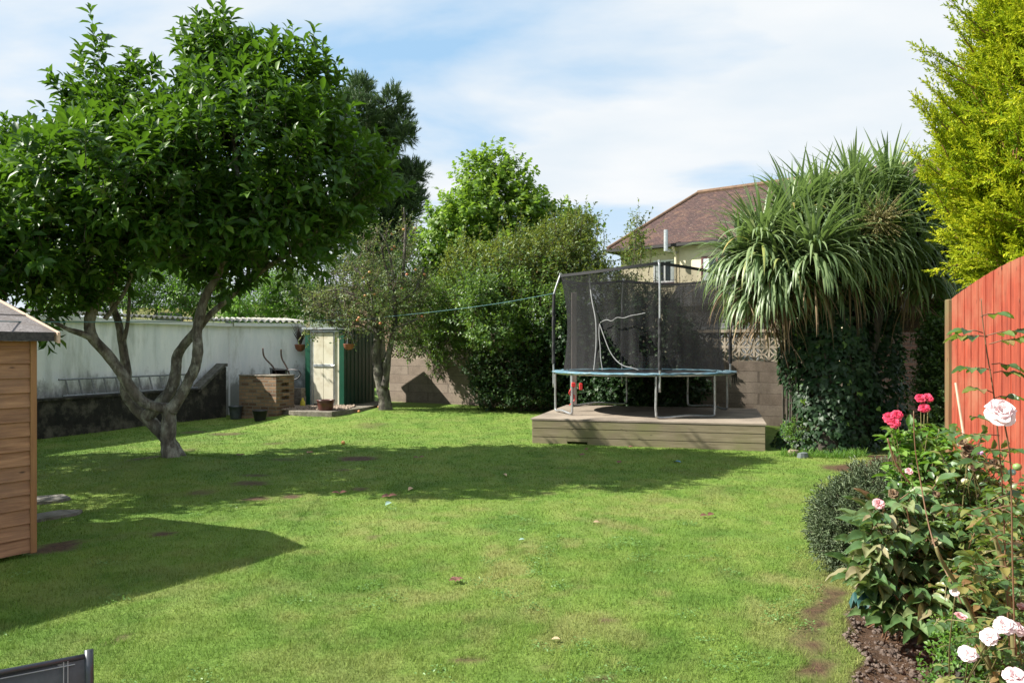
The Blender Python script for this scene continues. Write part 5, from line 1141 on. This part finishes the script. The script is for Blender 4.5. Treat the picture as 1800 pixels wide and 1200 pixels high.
for k in range(26):
    a = random.random()*6.28; c = P(1448, 700, 12.3); r = .62; pts = [Vector((c.x+r*math.cos(a+.2*math.sin(i)), c.y+r*math.sin(a+.2*math.sin(i)), .0+i*.45)) for i in range(7)]; mb.tube(pts, [.02-.002*i for i in range(7)], 5)
mb.build('stems', M['bark_dark'], t2)
bush('small_plant', 'low ferny green plant at the foot of the ivy beside the deck', 'plant', [(1405, 765, 20, 20, .1, .18), (1425, 772, 18, 15, .1, .15)], 11.9, 300, .16, 8, .035, .016, M['bright_leaf'], zb=0)
mb = MB(q); gp = []
n = 900; x = RNG.uniform(P(1380, 0, 11.3).x, P(1530, 0, 11.3).x, n); y = 11.25+.25*RNG.random(n)+.1*np.sin(x*5); V, Fc, nv = ribbons(np.stack([x, y, gz(x, y)], 1), RNG.random(n)*6.28, np.radians(RNG.uniform(40, 88, n)), RNG.uniform(.2, 1, n), .07+.10*RNG.random(n), np.full(n, .006), 3)
tag(np_mesh('long_grass', V, Fc, M['bright_leaf'], None, False, {'tone': np.repeat(RNG.random(n), nv)}), 'tufts of longer unmown grass round the foot of the palm', 'grass', kind='stuff')
# dark trees behind the palm
bush('shrub', 'dark evergreen shrub behind the palm and above the pale outbuilding', 'shrub', [(1660, 420, 40, 60, 0, 1), (1600, 470, 60, 50, 0, 1), (1690, 480, 24, 20, 0, .6), (1640, 370, 30, 35, 0, .7)], 17, 1100, .3, 9, .09, .04, M['hedge_leaf'], zb=.1)
bush('shrub', 'dark shrub in the gap between the brick outhouse and the end of the fence', 'shrub', [(1668, 640, 22, 70, 0, .5), (1672, 740, 24, 60, -.2, .5), (1650, 610, 20, 30, .3, .4), (1655, 700, 26, 60, .2, .4)], 11.5, 1200, .25, 9, .08, .05, M['hedge_leaf'], zb=0)
bush('shrub', 'small bright green shrub between the fence end and the outbuilding', 'shrub', [(1655, 556, 14, 18, 0, .25), (1646, 575, 12, 12, 0, .2)], 12.6, 170, .15, 7, .07, .05, M['bright_leaf'], zb=0)

# ================================================================== golden conifer beyond the fence
M['golden'] = leafm('golden', [(0, (.10, .19, .015)), (.4, (.20, .30, .015)), (.8, (.36, .42, .02)), (1, (.52, .50, .035))], .30, (.6, .75, .03), .6, .2)
d = 9.6; q = P(1850, 700, d); q.z = 0; M['golden'] = leafm('golden', [(0, (.03, .085, .008)), (.35, (.14, .25, .012)), (.75, (.42, .44, .015)), (1, (.65, .56, .03))], .30, (.6, .75, .03), .6, .2)
t = thing('golden_conifer', 'tall golden yellow conifer rising behind the red fence', 'conifer', q)
mb = MB(q); limb(mb, [(q, .2), (P(1850, 400, d), .16), (P(1860, 100, d), .1), (P(1870, -150, d), .05)], sides=8)
EG = px_ells([(a_+26, b_, c_, d_, e_, f_) for a_, b_, c_, d_, e_, f_ in [(1815, -60, 70, 110, 0, .8), (1830, 60, 115, 110, 0, 1.0), (1800, 190, 135, 90, 0, 1.3), (1850, 150, 180, 120, .3, 1.4), (1740, 290, 100, 70, 0, 1.1), (1840, 300, 190, 120, .2, 1.5), (1760, 380, 85, 80, 0, 1.0), (1850, 420, 170, 90, 0, 1.3), (1760, 460, 55, 50, -.1, .7), (1920, 0, 190, 200, .4, 1.3)]], d)
Pp, O = ell_points(EG, 1750, .62, .6, .6)
Pp = np.concatenate([Pp, [tuple(P(x, y, d)) for x, y in ((1690, 60), (1665, 130), (1650, 100), (1640, 200), (1635, 215), (1660, 180), (1630, 290), (1640, 330), (1655, 250), (1690, 20))]]); O = np.concatenate([O, np.tile([[-1, -.1, .3]], (10, 1))])
PD = unit(O*.8+np.array([0, 0, .55])+RNG.normal(size=O.shape)*.22); PL = .42+.35*RNG.random(len(Pp)); root = Pp-PD*(PL*.6)[:, None]
sp0 = []; so_ = []; tb = []
for i in range(len(Pp)):
    m_ = 20; u = np.linspace(.05, 1, m_); a = unit(np.cross(PD[i], RNG.normal(size=3)))[None]*1.0; b = np.cross(PD[i], a[0]); ph = np.arange(m_)*2.2+RNG.random()*6
    sp0.append(root[i]+PD[i]*(u*PL[i])[:, None]); so_.append(PD[i]*1.0+(a*np.cos(ph)[:, None]+b*np.sin(ph)[:, None])*(.75*(1-.5*u))[:, None]); tb.append(np.clip(u*.7+.3*RNG.random()+.1, 0, 1))  # tone drops towards each plume root, putting depth shade into the inner sprays
sp0 = np.concatenate(sp0); so_ = unit(np.concatenate(so_)); tb = np.concatenate(tb)
V, Fc, tn, seg = shoots(sp0, so_, .17, 12, .056, .020, LEAF2, up=.12, out=1, rnd=.15, alpha=(22, 48), droop=.0, tone_bias=tb, start=.05)
np_mesh('foliage', V, Fc, M['golden'], t, False, {'tone': tn}, q)
V2, F2 = sticks((root, root+PD*(PL*.9)[:, None]), .010, .003); np_mesh('twigs', V2, F2, plain('rusty_twig', (.22, .10, .04), .8), t, off=q)
for k in range(26):
    e = Vector(root[k*40]); z = max(.5, e.z-.5); mb.tube([Vector((q.x, q.y, z)), Vector((q.x, q.y, z)).lerp(e, .5), Vector((q.x, q.y, z)).lerp(e, .85)], [.05, .03, .012], 5)
mb.build('trunk', M['bark_dark'], t, True)

# ================================================================== flower bed
def gnd(px, py):
    d = EYE*F/(py-612); p_ = P(px, py, d); p_.z = float(gz(p_.x, p_.y)); return p_
M['lavender_leaf'] = leafm('lavender_leaf', [(0, (.03, .055, .024)), (.5, (.08, .12, .052)), (1, (.20, .25, .13))], .1, (.2, .25, .1), .6)
E = px_ells([(1500, 920, 58, 62, 0, .34), (1535, 880, 48, 52, .1, .34), (1475, 950, 30, 36, -.05, .22), (1520, 965, 50, 34, -.15, .28), (1580, 900, 50, 70, .2, .35)], 5.5)
t = bush('lavender_bush', 'rounded grey green lavender bush at the edge of the lawn', 'bush', E, None, 4200, .11, 12, .034, .009, M['lavender_leaf'], zb=0, up=.5, out=.7, rnd=.6, alpha=(25, 75), droop=.1, tw_r=.0015, tw_every=3)
M['peony_leaf'] = leafm('peony_leaf', [(0, (.05, .10, .035)), (.4, (.09, .17, .06)), (.7, (.16, .235, .095)), (.84, (.24, .26, .12)), (.94, (.30, .25, .15)), (1, (.24, .12, .07))], .22, (.35, .5, .08), .35, .5)
M['rose_leaf'] = leafm('rose_leaf', [(0, (.03, .065, .022)), (.45, (.06, .125, .035)), (.72, (.12, .18, .05)), (.86, (.22, .20, .06)), (1, (.22, .10, .05))], .28, (.35, .55, .05), .38, .5)
M['stem'] = plain('stem', (.17, .15, .06), .6); M['red_stem'] = plain('red_stem', (.16, .085, .045), .6)
def petals_mat(n, a, b_): return leafm(n, [(0, a), (1, b_)], .3, (1, .7, .7), .6, .2)
M['pink_petal'] = petals_mat('pink_petal', (.84, .68, .70), (.90, .84, .83)); M['red_petal'] = petals_mat('red_petal', (.62, .02, .09), (.75, .10, .18)); M['rosepink_petal'] = petals_mat('rosepink_petal', (.75, .38, .42), (.85, .6, .6)); M['mauve_petal'] = petals_mat('mauve_petal', (.55, .35, .6), (.7, .5, .75))
PET = []; 
nu, nv_ = 5, 5; v = []
for j in range(nv_):
    for i in range(nu):
        a = (i/(nu-1)-.5)*2; b = j/(nv_-1); wd = .62*math.sin(min(1, b*.95+.12)*math.pi*.62)**.8
        v.append((a*wd, b*(1-.12*a*a), .30*a*a*wd+.26*b*b*b*-1+.06*math.sin(a*4)*b))
PETAL = (np.array(v), np.array([(j*nu+i, j*nu+i+1, (j+1)*nu+i+1) for j in range(nv_-1) for i in range(nu-1)]+[(j*nu+i, (j+1)*nu+i+1, (j+1)*nu+i) for j in range(nv_-1) for i in range(nu-1)]))
def bloom(parent, c, r, mat, off, open_=1.0, axis=(0, -.5, .8), label=None, rows=((7, 84), (7, 60), (6, 36), (4, 14)), name='flower'):
    ax = Vector(axis).normalized(); a = np.array(ax.orthogonal().normalized()); axn = np.array(ax); b = np.cross(axn, a)
    Pp = []; D = []; Nn = []; S = []
    for ri, (m_, el) in enumerate(rows):
        for k in range(m_):
            ph = 2*math.pi*(k+.5*ri)/m_+random.uniform(-.2, .2); e = rad(el*open_+random.uniform(-8, 8)); rd = a*math.cos(ph)+b*math.sin(ph)
            D.append(rd*math.sin(e)+axn*math.cos(e)); Nn.append(axn*math.sin(e)-rd*math.cos(e)); Pp.append(np.array(c)+rd*r*.06-axn*r*.15); S.append(r*(1-.13*ri)*random.uniform(.85, 1.12))
    Pp = np.array(Pp); S = np.array(S); V, Fc = scatter(PETAL, Pp, np.array(D), np.array(Nn), S, S*.95)
    V = V+RNG.normal(size=V.shape)*r*.042
    o = np_mesh(name, V, Fc, mat, parent, True, {'tone': np.repeat(RNG.random(len(Pp)), len(PETAL[0]))}, off)
    if label: o['label'] = label
    return o
def stem_to(mb, base, tip, r=.006, bend=.08):
    m_ = base.lerp(tip, .5)+Vector((random.uniform(-bend, bend), random.uniform(-bend, bend), .02)); mb.tube(spline([(base, 0), (m_, 0), (tip, 0)], 5)[0], [r*(1-.04*i) for i in range(11)], 6)
def compound(mb, Pl, Dl, Nl, Sl, p, d_, ln, leaflets=5, s=.05):
    """pinnate leaf: stalk with leaflets"""
    d_ = Vector(d_).normalized(); side = d_.cross(Vector((0, 0, 1))); side = side.normalized() if side.length > .01 else Vector((1, 0, 0)); e = p+d_*ln; mb.tube([p, p.lerp(e, .5)+Vector((0, 0, .005)), e], .0018, 4)
    up_ = (side.cross(d_)).normalized(); nn = up_+Vector((random.uniform(-.3, .3), random.uniform(-.3, .3), random.uniform(-.1, .3)))
    Pl.append(e); Dl.append(d_+Vector((0, 0, -.2))); Nl.append(nn); Sl.append(s*1.1)
    for k in range((leaflets-1)//2):
        q_ = p.lerp(e, .95-.42*k)
        for sg in (-1, 1): Pl.append(q_); Dl.append(side*sg+d_*.45+Vector((0, 0, -.15))); Nl.append(nn+side*sg*.15); Sl.append(s*random.uniform(.8, 1.05))
def leaves_of(par, name, mat, L, off, wr=.62, tmpl=LEAFHI, tone=None):
    Pp, D, Nn, S = [np.array([tuple(q) if hasattr(q, '__len__') else q for q in k], float) for k in L]
    V, Fc = scatter(tmpl, Pp, D, Nn, S, S*wr); tn = RNG.random(len(Pp)) if tone is None else tone(len(Pp))
    return np_mesh(name, V, Fc, mat, par, True, {'tone': np.repeat(tn, len(tmpl[0]))}, off)
# peony
q = P(1600, 0, 4.35); q.z = -.03; t = thing('peony', 'broad leaved peony with bronzed edges sprawling over the bed edge', 'plant', q)
L = ([], [], [], []); mb = MB(q)
for px, py, rx, ry, d, n in ((1600, 930, 85, 70, 4.4, 40), (1560, 1000, 70, 60, 4.2, 30), (1590, 1050, 70, 60, 4.05, 30), (1660, 1000, 70, 80, 4.2, 34), (1640, 900, 70, 60, 4.5, 26), (1570, 940, 50, 60, 4.3, 20), (1640, 1080, 50, 40, 4.0, 14), (1680, 850, 60, 60, 4.7, 24), (1530, 985, 40, 45, 4.15, 12)):
    for k in range(n):
        a = random.random()*6.28; r = random.random()**.5; p_ = P(px+rx*r*math.cos(a), py+ry*r*math.sin(a), d+random.uniform(-.25, .3))
        if p_.z < .06: continue
        out = Vector((p_.x-q.x+random.uniform(-.2, .2), p_.y-q.y-.25+random.uniform(-.25, .2), random.uniform(.0, .35))).normalized()
        if k % 3 == 0: stem_to(mb, q+Vector((random.uniform(-.2, .2), random.uniform(-.15, .15), 0)), p_, .005, .06)
        for f in range(3): # each leaf splits in three leaflets
            an = (f-1)*.62+random.uniform(-.1, .1); dv = Vector((out.x*math.cos(an)-out.y*math.sin(an), out.x*math.sin(an)+out.y*math.cos(an), out.z-.1*abs(f-1)-random.random()*.1))
            L[0].append(p_); L[1].append(dv); L[2].append(Vector((random.uniform(-.4, .4), random.uniform(-.5, .2), 1))); L[3].append(random.uniform(.11, .18))
        mb.tube([p_, p_-out*.08+Vector((0, 0, -.03))], .003, 4)
mb.build('stems', M['red_stem'], t, True); leaves_of(t, 'leaves', M['peony_leaf'], L, q, .40, tone=lambda n: np.clip(RNG.random(n)**1.15, 0, 1))
# red flowered plant
q = P(1610, 0, 4.9); q.z = -.02; t = thing('red_rose_bush', 'bushy plant topped by three clusters of crimson flowers', 'rose bush', q); L = ([], [], [], []); mb = MB(q)
for px, py, rx, ry, d, n in ((1625, 800, 55, 45, 4.8, 60), (1600, 770, 45, 25, 4.85, 22), (1650, 830, 60, 40, 4.7, 50), (1590, 820, 35, 40, 4.8, 30), (1655, 770, 30, 22, 5.0, 14), (1700, 800, 40, 40, 5, 20)):
    for k in range(n):
        a = random.random()*6.28; r = random.random()**.5; p_ = P(px+rx*r*math.cos(a), py+ry*r*math.sin(a), d+random.uniform(-.2, .2))
        if k % 4 == 0: stem_to(mb, q+Vector((random.uniform(-.12, .12), random.uniform(-.1, .1), 0)), p_, .004, .05)
        for f in range(3):
            dv = Vector((random.gauss(0, 1), random.gauss(-.2, 1), random.uniform(-.3, .5))); L[0].append(p_); L[1].append(dv); L[2].append(Vector((random.uniform(-.4, .4), random.uniform(-.4, .4), 1))); L[3].append(random.uniform(.045, .10))
for (px, py, r, d) in ((1563, 733, .045, 4.75), (1577, 728, .042, 4.8), (1572, 742, .04, 4.72), (1618, 699, .04, 4.9), (1631, 698, .038, 4.92), (1625, 716, .04, 4.88)):
    c = P(px, py, d); stem_to(mb, q+Vector((random.uniform(-.08, .08), 0, 0)), c, .004, .04); bloom(t, tuple(c), r*.8, M['red_petal'], q, 1.05, (-.2, -.6, .6))
mb.build('stems', M['stem'], t, True); leaves_of(t, 'leaves', M['bright_leaf'], L, q, .5)
# tall rose against the fence
q = P(1765, 0, 2.75); q.z = 0; t = thing('tall_rose', 'tall rose with one big pale pink bloom in front of the red fence', 'rose bush', q); L = ([], [], [], []); mb = MB(q)
mb.tube(spline([(P(1775, 1150, 2.7), 0), (P(1768, 1000, 2.68), 0), (P(1762, 860, 2.66), 0), (P(1752, 740, 2.62), 0), (P(1745, 680, 2.6), 0), (P(1735, 620, 2.6), 0), (P(1727, 560, 2.6), 0), (P(1725, 525, 2.6), 0)], 5)[0], [.0030-.00004*i for i in range(36)], 6)
mb.tube(spline([(P(1785, 1150, 2.5), 0), (P(1780, 1000, 2.48), 0), (P(1778, 880, 2.46), 0), (P(1775, 800, 2.45), 0), (P(1764, 735, 2.43), 0)], 5)[0], .0024, 6)
mb.tube(spline([(P(1690, 1060, 2.9), 0), (P(1640, 950, 3.1), 0), (P(1617, 840, 3.2), 0), (P(1608, 780, 3.2), 0), (P(1606, 722, 3.2), 0)], 5)[0], [.0036-.00008*i for i in range(21)], 6)
mb.tube(spline([(P(1600, 850, 3.4), 0), (P(1575, 815, 3.4), 0), (P(1560, 770, 3.4), 0)], 5)[0], .004, 6)
for px, py, d, dx_, ln in ((1724, 556, 2.6, 1, .05), (1728, 585, 2.6, -1, .05), (1733, 590, 2.6, 1, .09), (1738, 605, 2.6, .4, .08), (1736, 592, 2.6, -1.3, .08), (1742, 650, 2.6, -1, .07), (1746, 655, 2.6, .8, .05), (1743, 640, 2.6, 1.2, .05), (1748, 700, 2.6, 1, .04), (1745, 690, 2.6, -.8, .05), (1757, 765, 2.6, -1, .09), (1760, 790, 2.5, 1.3, .08), (1762, 820, 2.6, -1.2, .08), (1775, 795, 2.45, -.8, .07), (1778, 850, 2.5, 1, .06), (1705, 735, 2.7, .5, .03), (1700, 765, 2.7, -.6, .04)):
    compound(mb, *L, P(px, py, d), (dx_, random.uniform(-.3, .3), random.uniform(-.1, .25)), ln, 3 if ln < .07 else 5, .056)
for k in range(40): # thorny foliage lower down
    p_ = P(random.uniform(1690, 1775), random.uniform(860, 1040), random.uniform(2.55, 3.2)); compound(mb, *L, p_, (random.gauss(0, 1), random.gauss(-.3, .6), random.uniform(-.2, .4)), .07, 5, .052)
mb.build('stems', M['red_stem'], t, True); leaves_of(t, 'leaves', M['rose_leaf'], L, q, .62)
bloom(t, tuple(P(1759, 724, 2.42)), .043, M['pink_petal'], q, 1.0, (-.15, -.75, .55))
mb = MB(q); mb.lathe([(0, .012), (.011, .008), (.014, 0), (.010, -.01), (0, -.013)], 10, tuple(P(1788, 820, 2.5))); mb.build('rose_hip', plain('hip', (.2, .3, .1), .4), t, True)
mb = MB(q); mb.lathe([(0, .010), (.009, .007), (.012, 0), (.009, -.009), (0, -.011)], 10, tuple(P(1779, 829, 2.48))); mb.build('rose_hip', M['sage_leaf'], t, True)
# low rose with pale flowers nearest the camera
q = P(1745, 0, 3.1); q.z = 0; t = thing('pink_rose_bush', 'low rose bush with pale pink and cream blooms near the corner', 'rose bush', q); L = ([], [], [], []); mb = MB(q)
mb.tube(spline([(P(1752, 1230, 2.9), 0), (P(1725, 1120, 2.85), 0), (P(1692, 1045, 2.8), 0), (P(1655, 985, 2.75), 0), (P(1645, 960, 2.75), 0)], 5)[0], [.010-.0002*i for i in range(21)], 7)
mb.tube(spline([(P(1788, 1230, 2.8), 0), (P(1780, 1120, 2.8), 0), (P(1768, 1020, 2.8), 0), (P(1750, 950, 2.8), 0), (P(1725, 900, 2.8), 0)], 5)[0], [.012-.0003*i for i in range(21)], 7)
mb.tube(spline([(P(1766, 1000, 2.8), 0), (P(1785, 975, 2.7), 0), (P(1810, 960, 2.65), 0)], 4)[0], .005, 6)
for px, py, r, d, m_, ax in ((1679, 1039, .028, 2.75, 'pink_petal', (-.5, -.6, .3)), (1688, 1084, .034, 2.7, 'rosepink_petal', (.1, -.3, 1)), (1766, 1098, .052, 2.45, 'pink_petal', (-.1, -.5, .8)), (1738, 1118, .044, 2.42, 'pink_petal', (-.5, -.5, .6)), (1790, 1104, .04, 2.5, 'pink_petal', (.4, -.5, .6)), (1702, 1147, .042, 2.45, 'pink_petal', (-.2, -.6, .7)), (1785, 1188, .05, 2.3, 'pink_petal', (-.1, -.4, .8)), (1797, 1068, .03, 2.6, 'rosepink_petal', (0, -.3, .9))):
    c = P(px, py, d); stem_to(mb, q+Vector((random.uniform(-.15, .15), random.uniform(-.2, .1), .05)), c-Vector((0, 0, .01)), .0030, .04); bloom(t, tuple(c), r*.62, M[m_], q, .92 if m_ == 'pink_petal' else .6, ax)
for k in range(150):
    px = random.uniform(1650, 1820); py = random.uniform(960, 1215); d = random.uniform(2.6, 3.3)
    if py > 1060 and px < 1700 and random.random() < .75: continue
    compound(mb, *L, P(px, py, d), (random.gauss(0, 1), random.gauss(-.3, .6), random.uniform(-.3, .4)), random.uniform(.05, .09), 5, random.uniform(.035, .055))
mb.build('stems', M['stem'], t, True); leaves_of(t, 'leaves', M['rose_leaf'], L, q, .62)
# small-leaved weeds and dried heads
bush('small_plant', 'low bright green weed growing on the soil in front of the peony', 'plant', [(1680, 1125, 26, 12, 0, .12), (1700, 1165, 40, 20, -.15, .16), (1640, 1195, 26, 10, -.15, .1)], 3.3, 210, .07, 8, .022, .014, M['bright_leaf'], zb=0, tmpl=LEAF8)
bush('mixed_bush', 'tangled leafy bush filling the bed along the fence', 'bush', [(1712, 930, 55, 60, 0, .35), (1685, 855, 34, 40, .2, .3), (1750, 1010, 55, 70, -.1, .35), (1700, 990, 50, 60, -.1, .3)], 4.3, 330, .2, 7, .062, .040, M['rose_leaf'], zb=0, tmpl=LEAF8)
q = P(1700, 900, 4.6); t = thing('faded_flowers', 'faded brown and mauve flower heads on thin stems by the fence', 'flowers', Vector((q.x, q.y, 0))); o_ = Vector((q.x, q.y, 0)); mb = MB(o_)
for px, py, r, m_ in ((1690, 776, .032, 'dead'), (1702, 788, .03, 'dead'), (1697, 800, .026, 'dead'), (1722, 795, .018, 'mauve'), (1598, 828, .02, 'pale'), (1645, 868, .02, 'dead'), (1710, 822, .02, 'dead'), (1668, 905, .018, 'pale'), (1752, 815, .03, 'dead'), (1570, 868, .03, 'dead'), (1545, 885, .03, 'pale')):
    c = P(px, py, 4.2); stem_to(mb, o_+Vector((random.uniform(-.2, .2), random.uniform(-.3, 0), 0)), c, .003, .04); bloom(t, tuple(c), r, M['mauve_petal'] if m_ == 'mauve' else (M['rosepink_petal'] if m_ == 'pale' else M['dead_frond']), o_, .9, (0, -.6, .6), rows=((6, 75), (5, 45), (4, 20)))
mb.build('stems', M['stem'], t)
# crumpled teal netting
q = P(1530, 1045, 4.0); o_ = Vector((q.x, q.y, q.z)); vs = []; fs = []; nn_ = 12
for j in range(8):
    for i in range(nn_):
        x = (i/11-.5)*.20; y = (j/7-.5)*.12; vs.append(q+Vector((x, y-.02, .03*math.sin(i*1.9+j*.8)+.02*math.sin(j*2.3)+x*.4+random.uniform(-.008, .008))))
for j in range(7):
    for i in range(nn_-1): fs.append((j*nn_+i, j*nn_+i+1, (j+1)*nn_+i+1, (j+1)*nn_+i))
mb = MB(o_); mb.add(vs, fs); o = mb.build('plastic_netting', plain('teal_net', (.008, .055, .048), .6), None, True); o.location = o_; tag(o, 'crumpled teal plastic netting under the peony leaves at the lawn edge', 'netting')
